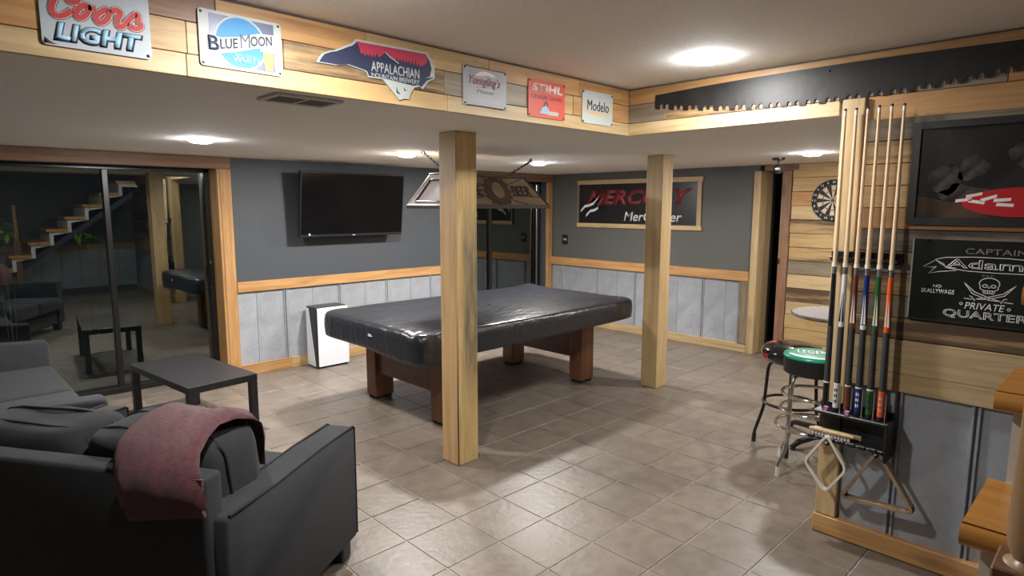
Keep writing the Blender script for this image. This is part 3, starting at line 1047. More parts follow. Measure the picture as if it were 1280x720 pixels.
# artwork on the long near side
sl = Vector((0, UY0 - LY0, LZ1 - LZ0))
lp = Panel((3.55, LY0, LZ0), (1, 0, 0), sl.normalized(), Vector((0, -sl.z, sl.y)).normalized())
SLH = sl.length
lp.poly('emblem_ring', ell(0.02, SLH * .50, .135, .125, 28), 'brown_glass', lamp, .002, .006)
lp.poly('emblem_center', ell(0.02, SLH * .52, .065, .078, 24), 'tan_glass', lamp, .006, .009)
for q in range(14):
    a = 2 * PI * q / 14
    lp.poly('emblem_lobe', ell(.02 + .135 * math.cos(a), SLH * .50 + .125 * math.sin(a), .022, .022, 10), 'brown_glass', lamp, .002, .0055)
lp.text('lettering', 'BEER', .19, .42, .095, .20, 'lead', lamp, .003, bold=.03)
lp.text('lettering', 'THE', -.42, -.15, .095, .20, 'lead', lamp, .003, bold=.03)
for ln in ([[(-.5, .02), (-.1, .10)], [(.14, .20), (.36, SLH - .01)], [(.15, .06), (.33, .01)], [(.16, .10), (.54, .09)], [(.11, SLH - .01), (.15, .19)], [(-.12, .2), (-.34, SLH - .01)]]):
    lp.strokes('came_line', [ln], .006, 'lead', lamp, .001, .004)
def chain(a, b, nm):
    A, B = Vector(a), Vector(b)
    n = int((B - A).length / .034)
    mb = MB()
    d = (B - A).normalized()
    s1 = d.cross(Vector((0, 1, 0))).normalized()
    s2 = d.cross(s1)
    for i in range(n):
        c = A.lerp(B, (i + .5) / n)
        s = s1 if i % 2 else s2
        pts = [c + d * (.021 * math.cos(2 * PI * k / 10)) + s * (.010 * math.sin(2 * PI * k / 10)) for k in range(10)]
        mb.tube(pts, .0028, 5, closed=True)
    return put(nm, mb.mesh(nm, True), 'black_metal', lamp)
chain((3.055, 4.15, CL - .02), (3.20, 4.02, LZ1 + .02), 'chain')
chain((4.31, 4.16, CL - .02), (3.86, 4.02, LZ1 + .02), 'chain')
put('power_cord', MB().tube([(4.33, 4.17, CL - .005), (4.25, 4.14, CL - .05), (4.05, 4.08, 1.98), (3.87, 4.03, LZ1 + .03)], .007, 8).mesh('power_cord', True), 'brown_glass', lamp)
for x, y in ((3.05, 4.155), (4.315, 4.165)):
    pts = [Vector((x + .017 * math.cos(2 * PI * k / 12), y, CL - .020 + .017 * math.sin(2 * PI * k / 12))) for k in range(12)]
    put('hook', MB().tube(pts, .0035, 6, closed=True).mesh('hook', True), 'black_metal', lamp)

# ------------------------------------------------------------------ television
tv = thing('television', 'large black flat television tilted down on charcoal wall', 'television', (3.37, 5.86, 1.33))
def tvm(mb):
    me = mb.mesh('tv')
    me.transform(Matrix.Translation((3.375, 5.86, 1.335)) @ Matrix.Rotation(math.radians(7.0), 4, 'X'))
    return me
put('casing', tvm(MB().box(-.60, .60, -.012, .045, 0, .655, .006, 2)), 'black', tv)
put('screen', tvm(MB().box(-.588, .588, -.016, -.012, .03, .643)), 'tv_screen', tv)
put('logo_plate', tvm(MB().box(-.02, .012, -.0185, -.016, .010, .016)), 'white_print', tv)
put('indicator', tvm(MB().box(-.506, -.494, -.0185, -.016, .022, .038)), 'led_dot', tv)
put('wall_bracket', MB().box(3.2, 3.55, 5.885, YB, 1.55, 1.75, .004).mesh('wall_bracket'), 'black_metal', tv)

# ------------------------------------------------------------------ air purifier
ap = thing('air_purifier', 'white upright air purifier with black wedge beside the pool table', 'air purifier', (3.03, 5.87, 0))
x0, x1, y0, y1, hz = 2.86, 3.215, 5.745, 5.975, .63
put('body', box(x0, x1, y0 + .014, y1, .012, hz - .02, .012, 2), 'white_plastic', ap)
put('top_cover', box(x0 + .004, x1 - .004, y0 + .02, y1 - .004, hz - .022, hz, .010, 2), 'black', ap)
put('front_panel', MB().prism(rrect(x0 + .012, x1 - .004, .022, hz - .008, .014), lambda a, b, d: Vector((a, d, b)), y0 - .006, y0 + .014).mesh('front_panel'), 'white_plastic', ap)
put('wedge_panel', MB().prism([(y0 + .002, hz - .016), (y0 + .15, hz - .016), (y0 + .028, .02), (y0 + .002, .02)], lambda a, b, d: Vector((d, a, b)), x0 - .004, x0 + .012).mesh('wedge_panel'), 'black', ap)
put('foot_rim', box(x0 + .01, x1 - .01, y0 + .01, y1 - .01, 0.001, .014), 'black_matte', ap)

# ------------------------------------------------------------------ banner on the right wall
bn = thing('banner', 'black banner with red lettering in a pine frame on grey wall', 'banner', (XR, 4.60, 1.36))
BW, BH = 1.885, .63
bp_ = Panel((XR, 5.545, 1.365), (0, -1, 0), (0, 0, 1), (-1, 0, 0))
bp_.poly('canvas', [(.02, .02), (BW - .02, .02), (BW - .02, BH - .02), (.02, BH - .02)], 'black_print', bn, .001, .010)
bp_.poly('frame_top', [(0, BH - .055), (BW, BH - .055), (BW, BH), (0, BH)], 'pine_pale_y', bn, .001, .026)
bp_.poly('frame_bottom', [(0, 0), (BW, 0), (BW, .055), (0, .055)], 'pine_pale_y', bn, .001, .026)
bp_.poly('frame_side', [(0, .055), (.03, .055), (.03, BH - .055), (0, BH - .055)], 'grey_z', bn, .001, .024)
bp_.poly('frame_side', [(BW - .065, .055), (BW - .012, .055), (BW - .012, BH - .055), (BW - .065, BH - .055)], 'pine_pale_z', bn, .001, .024)
bp_.text('lettering', 'MERCURY', .165, 1.76, .30, .50, 'red_print', bn, .011, shear=.28, bold=.045)
bp_.text('lettering', 'MerCruiser', .78, 1.62, .095, .215, 'white_print', bn, .011, shear=.2, bold=.01)
for k in range(3):
    o_ = .042 * k
    w = [(.06 + o_ * 1.1, .235 - o_ * .75), (.13 + o_ * 1.1, .300 - o_ * .75), (.20 + o_ * 1.1, .310 - o_ * .75), (.27 + o_, .335 - o_ * .7), (.37, .41 - o_ * .9)]
    lo_ = [(a, b - .034) for a, b in w[::-1]]
    lo_[0] = (w[-1][0] - .01, w[-1][1] - .015)
    bp_.poly('wave_stripe', w + lo_, 'white_print' if k != 1 else 'black_print', bn, .0125 + .0004 * k, .0145 + .0004 * k)

# ------------------------------------------------------------------ tin signs on the left bulkhead
def plate(name, label, x0, x1, z0, z1, m, r=.012, rim=None):
    t = thing(name, label, 'sign', ((x0 + x1) / 2, BY, z0))
    p = Panel((x0, BY - .003, z0), (1, 0, 0), (0, 0, 1), (0, -1, 0))
    w, h = x1 - x0, z1 - z0
    p.poly('plate', rrect(0, w, 0, h, r), m, t, .001, .005)
    for a, b in ((.010, .010), (w - .010, .010), (w - .010, h - .010), (.010, h - .010)):
        put('nail', MB().lathe([(.0052, 0), (.004, -.003), (0, -.004)], (x0 + a, BY - .008, z0 + b), 10, 'y').mesh('nail', True), 'black_metal', t)
    return t, p, w, h
# 1: silver sign, red script over block letters
t, p, w, h = plate('tin_sign', 'large silver tin sign with red script over pale block letters', .328, .611, 2.112, 2.344, 'silver_tin')
SCR = [[(0.0989, 0.147), (0.0904, 0.1324), (0.0731, 0.1301), (0.0681, 0.1429), (0.072, 0.158), (0.066, 0.168), (0.052, 0.160), (0.0388, 0.1336), (0.0286, 0.1094), (0.0295, 0.0903), (0.0419, 0.0831), (0.0605, 0.0911), (0.0787, 0.1075)],
       [(0.106, 0.1259), (0.0885, 0.1081), (0.0872, 0.0909), (0.102, 0.0897), (0.1184, 0.1087), (0.1222, 0.1266), (0.1125, 0.1302), (0.106, 0.1259)],
       [(0.1196, 0.1246), (0.1296, 0.1239), (0.1397, 0.1231)],
       [(0.1591, 0.1243), (0.1385, 0.1071), (0.1371, 0.0881), (0.1523, 0.0854), (0.1706, 0.105), (0.1735, 0.1259), (0.1659, 0.1287), (0.1591, 0.1243)],
       [(0.1784, 0.1211), (0.1898, 0.1337), (0.2002, 0.1315), (0.205, 0.1243), (0.1929, 0.1036), (0.1917, 0.0857), (0.2048, 0.0824), (0.2227, 0.1066)],
       [(0.2227, 0.1066), (0.2464, 0.1337), (0.2515, 0.1273), (0.2502, 0.1091), (0.2606, 0.0976), (0.2459, 0.0857), (0.2268, 0.0881), (0.2289, 0.0989)]]
def smooth_line(P, it=2):
    for _ in range(it):
        Q = [P[0]]
        for a_, b_ in zip(P[:-1], P[1:]):
            Q += [(a_[0] * .75 + b_[0] * .25, a_[1] * .75 + b_[1] * .25), (a_[0] * .25 + b_[0] * .75, a_[1] * .25 + b_[1] * .75)]
        P = Q + [P[-1]]
    return P
SCR = [smooth_line(q) for q in SCR]
p.strokes('script_shadow', SCR, .0225, 'dark_print', t, .0050, .0056)
p.strokes('script_outline', SCR, .0185, 'pink_print', t, .0056, .0066)
p.strokes('script_lettering', SCR, .0150, 'script_red', t, .0066, .0076)
p.text('lettering', 'LIGHT', .027, .262, .014, .070, 'dark_print', t, .0056, shear=.2, bold=.075)
p.text('lettering', 'LIGHT', .030, .255, .020, .068, 'pale_blue_print', t, .0068, shear=.2, bold=.04)
p.poly('rust_corner', [(.004, .004), (.035, .004), (.02, .010), (.006, .022)], 'rust', t, .0052, .0057)
# 2: blue disc sign
t, p, w, h = plate('tin_sign', 'cream tin sign with blue disc and a beer glass', .757, 1.041, 2.120, 2.305, 'cream_tin')
p.poly('slate_field', rrect(.034, w - .028, .010, h - .010, .003), 'slate_print', t, .005, .0056)
def clip_ell(cx, cy, rx, ry, lo, hi, n=40):
    return [(a, min(max(b, lo), hi)) for a, b in ell(cx, cy, rx, ry, n)]
p.poly('disc_rim', clip_ell(.138, .092, .090, .090, .006, h - .004), 'cream_tin', t, .0056, .0062)
p.poly('disc', clip_ell(.138, .092, .084, .084, .010, h - .008), 'blue_print', t, .0062, .0067)
p.poly('ribbon', [(.024, .052), (.06, .046), (.12, .060), (.19, .084), (.262, .094), (.262, .140), (.20, .136), (.13, .112), (.07, .100), (.03, .104)], 'cream_tin', t, .0067, .0072)
p.text('initial', 'B', .028, .063, .054, .102, 'navy_print', t, .0073, bold=.02)
pb = Panel(p.f(0, 0, 0), Vector((1, 0, .19)).normalized(), (0, 0, 1), (0, -1, 0))
pb.text('lettering', 'LUE', .068, .128, .049, .082, 'navy_print', t, .0073, bold=.012)
pb.text('initial', 'M', .138, .172, .049, .096, 'navy_print', t, .0073)
pb.text('lettering', 'OON', .174, .252, .055, .088, 'navy_print', t, .0073, bold=.012)
p.text('lettering', 'WHITE', .105, .205, .024, .046, 'pale_blue_print', t, .0073, bold=.01)
p.text('lettering', 'BELGIAN', .115, .190, .046, .056, 'pale_blue_print', t, .0073, bold=.01)
p.poly('beer_glass', [(.218, .012), (.248, .012), (.252, .060), (.250, .076), (.214, .076), (.216, .050)], 'amber_print', t, .0073, .0078)
p.poly('beer_foam', [(.204, .076), (.254, .076), (.256, .092), (.204, .090)], 'cream_tin', t, .0073, .0079)
# 3: state shaped sign
NC = [(1.176, 2.194), (1.187, 2.213), (1.201, 2.23), (1.231, 2.244), (1.255, 2.251), (1.28, 2.264), (1.304, 2.277), (1.326, 2.287), (1.34, 2.299), (1.348, 2.309), (1.702, 2.316), (1.71, 2.301), (1.723, 2.286), (1.74, 2.262), (1.739, 2.21), (1.704, 2.192), (1.673, 2.157), (1.656, 2.165), (1.63, 2.158), (1.609, 2.132), (1.6, 2.105), (1.575, 2.105), (1.55, 2.096), (1.508, 2.136), (1.47, 2.17), (1.401, 2.17), (1.395, 2.187), (1.384, 2.192), (1.305, 2.205), (1.26, 2.195)]
t = thing('shaped_sign', 'state shaped tin sign with red sky over dark mountains', 'sign', (1.45, BY, 2.10))
p = Panel((0, BY - .003, 0), (1, 0, 0), (0, 0, 1), (0, -1, 0))
p.poly('plate', NC, 'cream_tin', t, .001, .006)
cxn, czn = 1.47, 2.222
inn = [(cxn + (a - cxn) * .962, czn + (b - czn) * .90) for a, b in NC]
p.poly('mountain_field', [q for q in inn if q[1] > 2.15 or q[0] > 1.66] + [], 'navy_print', t, .006, .0066)
sky = [(1.352, 2.300), (1.694, 2.305), (1.700, 2.272), (1.68, 2.258)]
xx = 1.66
while xx > 1.36:
    sky += [(xx, 2.250 + random.uniform(-.004, .004)), (xx - .008, 2.264 + random.uniform(-.004, .012))]
    xx -= .016
p.poly('red_sky', sky, 'sunset_print', t, .0066, .0071)
p.poly('peak', [(1.44, 2.245), (1.485, 2.280), (1.50, 2.272), (1.55, 2.248)], 'navy_print', t, .0071, .0075)
p.strokes('snow_ridge', [[(1.485, 2.280), (1.505, 2.266), (1.53, 2.255), (1.55, 2.245)]], .004, 'cream_tin', t, .0075, .0079)
p.text('lettering', 'APPALACHIAN', 1.415, 1.655, 2.195, 2.236, 'cream_tin', t, .0072, bold=.012)
p.text('lettering', 'MOUNTAIN BREWERY', 1.415, 1.655, 2.172, 2.191, 'cream_tin', t, .0072, bold=.012)
p.poly('white_coast', [(1.51, 2.152), (1.56, 2.160), (1.62, 2.154), (1.60, 2.135), (1.585, 2.112), (1.555, 2.108)], 'cream_tin', t, .0068, .0073)
p.poly('sound', [(1.685, 2.205), (1.712, 2.215), (1.722, 2.25), (1.712, 2.275), (1.732, 2.262), (1.730, 2.215)], 'cream_tin', t, .0068, .0073)
p.poly('bird', [(1.536, 2.150), (1.542, 2.130), (1.556, 2.122), (1.544, 2.120), (1.534, 2.128)], 'navy_print', t, .0074, .0078)
p.poly('bird', [(1.572, 2.152), (1.580, 2.142), (1.590, 2.139), (1.574, 2.137)], 'navy_print', t, .0074, .0078)
# 4: pale sign with rose script
t, p, w, h = plate('tin_sign', 'pale grey square tin sign with rose script and worn edges', 1.905, 2.182, 2.119, 2.300, 'grey_tin', .006)
p.text('lettering', 'Yuengling’s', .035, .235, .088, .140, 'rose_print', t, .0056, shear=.35, bold=.012)
p.strokes('underline', [[(.08, .088), (.15, .092), (.225, .102)]], .003, 'rose_print', t, .0056, .006)
p.poly('eagle', [(.07, .140), (.10, .160), (.14, .166), (.19, .158), (.205, .145), (.15, .150), (.11, .142)], 'pink_print', t, .0052, .0056)
p.text('lettering', 'Pilsner', .085, .195, .062, .080, 'grey_print', t, .0056)
p.strokes('small_print', [[(.03, .047), (.10, .047)], [(.13, .047), (.18, .047)], [(.03, .036), (.24, .036)], [(.03, .026), (.24, .026)]], .0035, 'silver_tin', t, .0054, .0058)
for ln in ([(.01, h - .002), (.07, h - .004), (.12, h - .002), (.2, h - .004), (w - .01, h - .003)], [(.02, .002), (.1, .003), (w - .02, .002)]):
    p.strokes('worn_edge', [ln], .004, 'rust', t, .0045, .0056)
# 5: orange sign with chain saw
t, p, w, h = plate('tin_sign', 'orange red tin sign with white letters and a chain saw', 2.338, 2.622, 2.110, 2.300, 'orange_tin', .010)
p.text('lettering', 'STIHL', .020, .262, .128, .172, 'pink_print', t, .0056, shear=.12, bold=.06)
p.text('lettering', 'CHAIN SAWS', .020, .262, .094, .116, 'red_print', t, .0056, shear=.12)
p.poly('saw_body', [(.085, .022), (.10, .048), (.12, .062), (.14, .060), (.158, .040), (.15, .022)], 'pale_blue_print', t, .0055, .006)
p.poly('saw_handle', [(.112, .060), (.125, .084), (.142, .086), (.150, .062), (.140, .060), (.136, .076), (.126, .074), (.122, .060)], 'dark_print', t, .006, .0065)
p.poly('saw_bar', rrect(.140, .232, .018, .038, .009), 'cream_tin', t, .006, .0066)
# 6: white square sign
t, p, w, h = plate('tin_sign', 'white square tin sign with black letters nearest the bulkhead corner', 2.770, 3.052, 2.117, 2.297, 'cream_tin', .022)
p.text('lettering', 'Modelo', .045, .242, .074, .130, 'black_print', t, .0060)
p.poly('gold_band', [(.025, .062), (.08, .054), (.14, .050), (.2, .054), (.26, .066), (.26, .072), (.2, .066), (.14, .064), (.08, .066), (.025, .070)], 'gold_print', t, .0054, .0058)
p.strokes('arch_mark', [ell(.141, .124, .045, .028, 14, .2, PI - .2)], .003, 'silver_tin', t, .0052, .0055)
for cx_ in (.030, .255):
    p.poly('gold_lion', ell(cx_, .098, .009, .018, 12), 'gold_print', t, .0052, .0055)

# ------------------------------------------------------------------ two-man saw on the right bulkhead
sw = thing('crosscut_saw', 'long black two-man crosscut saw hung on bulkhead boards', 'saw', (BX, 1.15, 2.14))
def belly(y):
    q = (y - 1.13) / .96
    return 2.140 + .078 * abs(q) ** 2.0
def back(y):
    q = (y - 1.13) / .96
    return 2.316 - .020 * abs(q) ** 2
ys0, ys1 = .17, 2.09
outl = [(ys1, back(ys1))]
y = ys1
while y > ys0 + .12:
    b = belly
    for kind, wd in (('t', .008), ('t', .008), ('t', .008), ('t', .008), ('g', .022), ('r', .016), ('g', .022)):
        e = y - wd
        if kind == 't':
            outl += [(y, b(y) + .012), (y - wd * .25, b(y) + .012), (y - wd * .3, b(y)), (e, b(e) + .001)]
        elif kind == 'g':
            outl += [(y - wd / 2 + wd / 2 * math.cos(PI * k / 6), b(y) + .016 + wd * .55 * math.sin(PI * k / 6)) for k in range(7)]
        else:
            outl += [(y, b(y) + .004), (y - wd * .5, b(y) + .010), (e, b(e) + .004)]
        y = e
outl += [(ys0, belly(ys0)), (ys0, back(ys0))]
for k in range(1, 16):
    yy = ys0 + (ys1 - ys0) * k / 16
    outl.append((yy, back(yy)))
put('blade', MB().prism(outl, lambda a, b_, d: Vector((BX - .004 - d, a, b_)), .001, .004).mesh('blade'), mat('saw_black_steel', (0.010, 0.0095, 0.009), 0.5, 0.2, nscale=7, namt=0.5, bump=.1, bscale=30), sw)
for yy, zz_ in ((1.95, 2.28), (1.13, 2.29), (.3, 2.28)):
    put('nail', MB().lathe([(.006, -.009), (.004, -.012), (0, -.013)], (BX, yy, zz_), 8, 'x').mesh('nail'), 'black_metal', sw)

# ------------------------------------------------------------------ dartboard
db = thing('dartboard', 'round black and cream dartboard on the far plank wall', 'dartboard', (XR, 2.235, 1.50))
DC = (XR + .026, 2.235, 1.71)
put('backing', MB().lathe([(.208, 0), (.210, -.020), (.206, -.026), (0, -.026)], DC, 48, 'x').mesh('backing', True), 'black_matte', db)
dp = Panel((DC[0] - .026, DC[1], DC[2]), (0, -1, 0), (0, 0, 1), (-1, 0, 0))
def sector(r0, r1, a0, a1, n=3):
    return [(r0 * math.cos(a0 + (a1 - a0) * k / n), r0 * math.sin(a0 + (a1 - a0) * k / n)) for k in range(n + 1)] + [(r1 * math.cos(a1 - (a1 - a0) * k / n), r1 * math.sin(a1 - (a1 - a0) * k / n)) for k in range(n + 1)]
for q in range(20):
    a0, a1 = 2 * PI * (q - .5) / 20, 2 * PI * (q + .5) / 20
    c_, d_ = ('dart_cream', 'dart_green') if q % 2 else ('black_print', 'dart_red')
    dp.poly('segment', sector(.016, .094, a0, a1), c_, db, .0, .002)
    dp.poly('triple_bed', sector(.094, .103, a0, a1), d_, db, .0, .0022)
    dp.poly('segment', sector(.103, .150, a0, a1), c_, db, .0, .002)
    dp.poly('double_bed', sector(.150, .160, a0, a1), d_, db, .0, .0022)
NUM = [6, 13, 4, 18, 1, 20, 5, 12, 9, 14, 11, 8, 16, 7, 19, 3, 17, 2, 15, 10]
for q in range(20):
    a = 2 * PI * q / 20
    s = str(NUM[q])
    cx_, cy_ = .184 * math.cos(a), .184 * math.sin(a)
    wd = .007 * len(s)
    dp.text('number', s, cx_ - wd, cx_ + wd, cy_ - .011, cy_ + .011, 'white_print', db, .001)
dp.poly('bullseye', ell(0, 0, .016, .016, 16), 'dart_red', db, 0, .0025)

# ------------------------------------------------------------------ cues, cue rack and what hangs on it
CY = [1.018, .971, .923, .877, .828, .780]
CN = ['black', 'white', 'red brown', 'navy blue', 'green', 'orange']
CTOP = [2.097, 2.096, 2.097, 2.098, 2.098, 2.095]
rack = thing('cue_rack', 'black plastic wall cue rack in two pieces holding six cues', 'cue rack', (CW, .90, .5))
ub = MB()
ub.box(3.170, 3.196, .955, 1.048, 1.388, 1.440, .003).box(3.182, CW - .003, .752, .955, 1.388, 1.440, .003).box(3.170, 3.184, .752, .96, 1.388, 1.440, .003)
put('clip_bar', ub.mesh('clip_bar'), 'black', rack)
for cy in CY:
    mb = MB()
    for s in (-1, 1):
        mb.tube([(3.172, cy + s * .021, 1.405), (3.155, cy + s * .022, 1.405), (3.140, cy + s * .017, 1.405), (3.131, cy + s * .014, 1.405)], [.010, .010, .009, .006], 8)
    put('clip', mb.mesh('clip', True), 'black', rack)
LS = MB()
LS.box(3.085, CW - .008, .735, 1.052, .655, .672, .004)           # shelf the butts stand on
LS.box(3.185, CW - .003, .735, .954, .500, .70, .003).box(3.178, 3.195, .954, 1.052, .500, .70, .003)   # back plate
LS.box(3.075, 3.20, .738, 1.062, .532, .545, .004)                 # lower tray
for k in range(7):
    yy = .765 + k * .045
    LS.box(3.062, 3.078, yy, yy + .030, .532, .552, .003)
LS.box(3.08, CW - .003, .728, .742, .49, .675, .004)
put('shelf', LS.mesh('shelf'), 'black', rack)
for yy in (.975, .765):
    put('hook', MB().tube([(3.16, yy, .535), (3.11, yy, .515), (3.065, yy, .515), (3.055, yy, .53)], .006, 8).mesh('hook', True), 'black', rack)
mb = MB()
for cy in CY[1:]:
    mb.box(3.120, 3.128, cy - .0265, cy - .0225, .672, .80)
put('divider_pins', mb.mesh('divider_pins'), 'steel', rack)

def cue(i):
    cy, zt, nm = CY[i], CTOP[i], CN[i]
    cname = 'cue_' + nm
    lab = {'black': 'pool cue with black forearm, first from the post edge', 'white': 'pool cue with white forearm and white patterned butt',
           'red brown': 'pool cue with red brown forearm between white and blue cues', 'navy blue': 'pool cue with navy blue forearm in the wall rack',
           'green': 'pool cue with green forearm beside the orange cue', 'orange': 'pool cue with bright orange forearm and butt'}[nm]
    zb = .674
    t = thing('pool_cue', lab, 'cue', (3.125, cy, zb), group='pool cues in the rack')
    xb, xt = 3.122, 3.152
    def P(z):
        s = (z - zb) / (zt - zb)
        return Vector((xb + (xt - xb) * s, cy + .012 * (s - .5), z))
    def seg(n_, z0, z1, r0, r1, m, k=12):
        return put(n_, MB().tube([P(z0), P(z1)], [r0, r1], k).mesh(n_, True), m, t)
    seg('bumper', zb, .692, .0125, .0145, 'black_matte')
    seg('butt_sleeve', .692, .805, .0148, .0143, cname)
    if nm in ('white', 'orange', 'navy blue', 'green'):
        c2 = {'white': 'black_print', 'orange': 'cream_tin', 'navy blue': 'white_print', 'green': 'black_print'}[nm]
        for k in range(3):
            pz = .725 + .027 * k
            c = P(pz)
            for yo in (-.004, .004):
                put('inlay', MB().prism([(yo, -.011), (yo + .0035, 0), (yo, .011), (yo - .0035, 0)], lambda a, b, d, c=c: Vector((c.x - math.sqrt(max(.0149 ** 2 - a * a, 0)) - d, c.y + a, c.z + b)), -.001, .0005).mesh('inlay'), c2, t)
    seg('butt_ring', .805, .812, .0146, .0146, 'white_print' if nm != 'orange' else cname)
    seg('wrap', .812, 1.085, .0142, .0132, 'wrap')
    seg('ring', 1.085, 1.105, .0133, .0132, cname if nm != 'navy blue' else 'white_print')
    seg('forearm', 1.105, 1.335, .0131, .0110, cname)
    if nm not in ('black',):
        pc = {'white': 'black_print', 'red brown': 'bone', 'navy blue': 'white_print', 'green': 'bone', 'orange': 'bone'}[nm]
        for k in (-1, 1):
            mbp = MB()
            c = P(1.11)
            c1 = P(1.25)
            off = .006 * k
            pts = [Vector((c.x - .0128, c.y + off - .004, c.z)), Vector((c.x - .0128, c.y + off + .004, c.z)), Vector((c1.x - .0126, c1.y + off * .4, c1.z))]
            A = [mbp.bm.verts.new(q) for q in pts]
            B = [mbp.bm.verts.new(q + Vector((.004, 0, 0))) for q in pts]
            mbp.bm.faces.new(A)
            mbp.bm.faces.new(B[::-1])
            for a in range(3):
                mbp.bm.faces.new((A[a], B[a], B[(a + 1) % 3], A[(a + 1) % 3]))
            put('point_inlay', mbp.mesh('point_inlay'), pc, t)
    seg('joint_collar', 1.335, 1.368, .0112, .0110, 'steel')
    seg('joint_ring', 1.368, 1.385, .0122, .0122, 'bone')
    seg('shaft', 1.385, zt - .03, .0108, .0064, 'cue_maple')
    seg('ferrule', zt - .03, zt - .010, .0064, .0063, 'white_print')
    seg('tip', zt - .010, zt, .0066, .0058, 'cue_tip')
    return t
for i in range(6):
    cue(i)

t = thing('table_brush', 'pale wooden table brush lying on the lower rack tray', 'brush', (3.10, .97, .546))
put('handle', MB().tube([(3.098, 1.068, .570), (3.098, 1.05, .571), (3.098, .90, .571), (3.098, .868, .570)], [.007, .011, .012, .008], 10).mesh('handle', True), 'pine_pale_y', t)
mb = MB()
for k in range(12):
    yy = 1.05 - k * .0145
    mb.tube([(3.098, yy, .563), (3.093, yy - .002, .546)], [.006, .0075], 6)
o = put('bristles', mb.mesh('bristles'), 'bristle', t)
o['kind'] = 'stuff'
t = thing('wooden_strip', 'thin grey wooden strip behind the brush on the rack tray', 'strip', (3.14, .95, .546))
put('strip', box(3.130, 3.146, .845, 1.06, .547, .572, .005, 2), 'pine_pale_y', t)
for nm, lab, yy, m in (('chalk_cube', 'pink chalk cube on rack shelf beside the black cue', 1.000, 'chalk_pink'), ('chalk_cube', 'blue topped chalk cube on rack shelf before the blue cue', .905, 'chalk_blue')):
    x_ = 3.095 if m == 'chalk_blue' else 3.10
    t = thing(nm, lab, 'chalk', (x_, yy, .672))
    put('cube', box(x_ - .0095, x_ + .0095, yy - .0095, yy + .0095, .6725, .691, .001), 'chalk_pink', t)
    put('chalk_top', box(x_ - .0092, x_ + .0092, yy - .0092, yy + .0092, .691, .694, .001), 'chalk_blue' if m == 'chalk_blue' else 'chalk_pink', t)

def rounded_loop(pts, r, n=5):
    out = []
    m = len(pts)
    for i in range(m):
        p, a, b = Vector(pts[i]), Vector(pts[i - 1]), Vector(pts[(i + 1) % m])
        da, db_ = (a - p).normalized(), (b - p).normalized()
        for k in range(n + 1):
            s = k / n
            q0, q1 = p + da * r, p + db_ * r
            out.append(q0.lerp(p, s).lerp(p.lerp(q1, s), s))
    return out
def frame_ring(name, pts, m, parent, wx, th, tilt=None):
    """rectangular section bent round a closed loop in the plane x = const"""
    loop = [Vector(p) for p in pts]
    n = len(loop)
    mb = MB()
    rows = []
    for i in range(n):
        tg = (loop[(i + 1) % n] - loop[i - 1]).normalized()
        nr = Vector((0, -tg.z, tg.y)).normalized()
        p = loop[i]
        rows.append([p + nr * th + Vector((-wx, 0, 0)), p + nr * th + Vector((wx, 0, 0)), p - nr * th + Vector((wx, 0, 0)), p - nr * th + Vector((-wx, 0, 0))])
    rows.append(rows[0])
    mb.grid(rows, close=True)
    bmesh.ops.remove_doubles(mb.bm, verts=mb.bm.verts, dist=1e-6)
    return put(name, mb.mesh(name), m, parent)
t = thing('diamond_rack', 'cream plastic diamond ball rack hanging from the rack hook', 'ball rack', (3.07, .97, .27))
frame_ring('frame', rounded_loop([(3.07, .975, .565), (3.07, 1.070, .410), (3.07, .968, .280), (3.07, .880, .420)], .028), 'bone', t, .014, .0055)
t = thing('triangle_rack', 'brown wooden triangle ball rack hanging below the cue rack', 'ball rack', (3.11, .76, .27))
TRI = rounded_loop([(3.11, .766, .538), (3.11, .906, .268), (3.11, .606, .290)], .030)
frame_ring('frame', TRI, wood('rack_wood', (0.36, 0.25, 0.16), (0.26, 0.17, 0.10), axis='y', knots=0), t, .022, .007)
for c in (0, 1, 2):
    seg_ = TRI[c * 6:(c + 1) * 6]
    mb = MB()
    mb.tube([p + Vector((-.012, 0, 0)) for p in seg_], .0105, 8)
    mb.tube([p + Vector((.012, 0, 0)) for p in seg_], .0105, 8)
    put('corner_piece', mb.mesh('corner_piece', True), 'walnut_x', t)

# ------------------------------------------------------------------ framed picture and black sign on the cue wall
t = thing('framed_picture', 'black framed dark picture of a red card table on planks', 'picture', (CW, .40, 1.57))
pp = Panel((CW - .003, .752, 1.572), (0, -1, 0), (0, 0, 1), (-1, 0, 0))
W_, H_ = .70, .440
pp.poly('print', [(.02, .02), (W_ - .02, .02), (W_ - .02, H_ - .02), (.02, H_ - .02)], 'pic_dark', t, .002, .010)
mb = MB()
for pts in ([(0, 0), (W_, 0), (W_ - .03, .03), (.03, .03)], [(0, H_), (.03, H_ - .03), (W_ - .03, H_ - .03), (W_, H_)], [(0, 0), (.03, .03), (.03, H_ - .03), (0, H_)], [(W_, 0), (W_, H_), (W_ - .03, H_ - .03), (W_ - .03, .03)]):
    mb.prism(pts, pp.f, .001, .022)
put('frame', mb.mesh('frame'), 'black', t)
art = t
pp.poly('floor_patch', [(.031, .031), (.30, .031), (.24, .085), (.12, .105), (.031, .125)], 'pic_brown', art, .010, .0104)
pp.poly('card_table', [(a, max(b, .036)) for a, b in ell(.43, .095, .235, .062, 40)], 'pic_red', art, .0104, .0109)
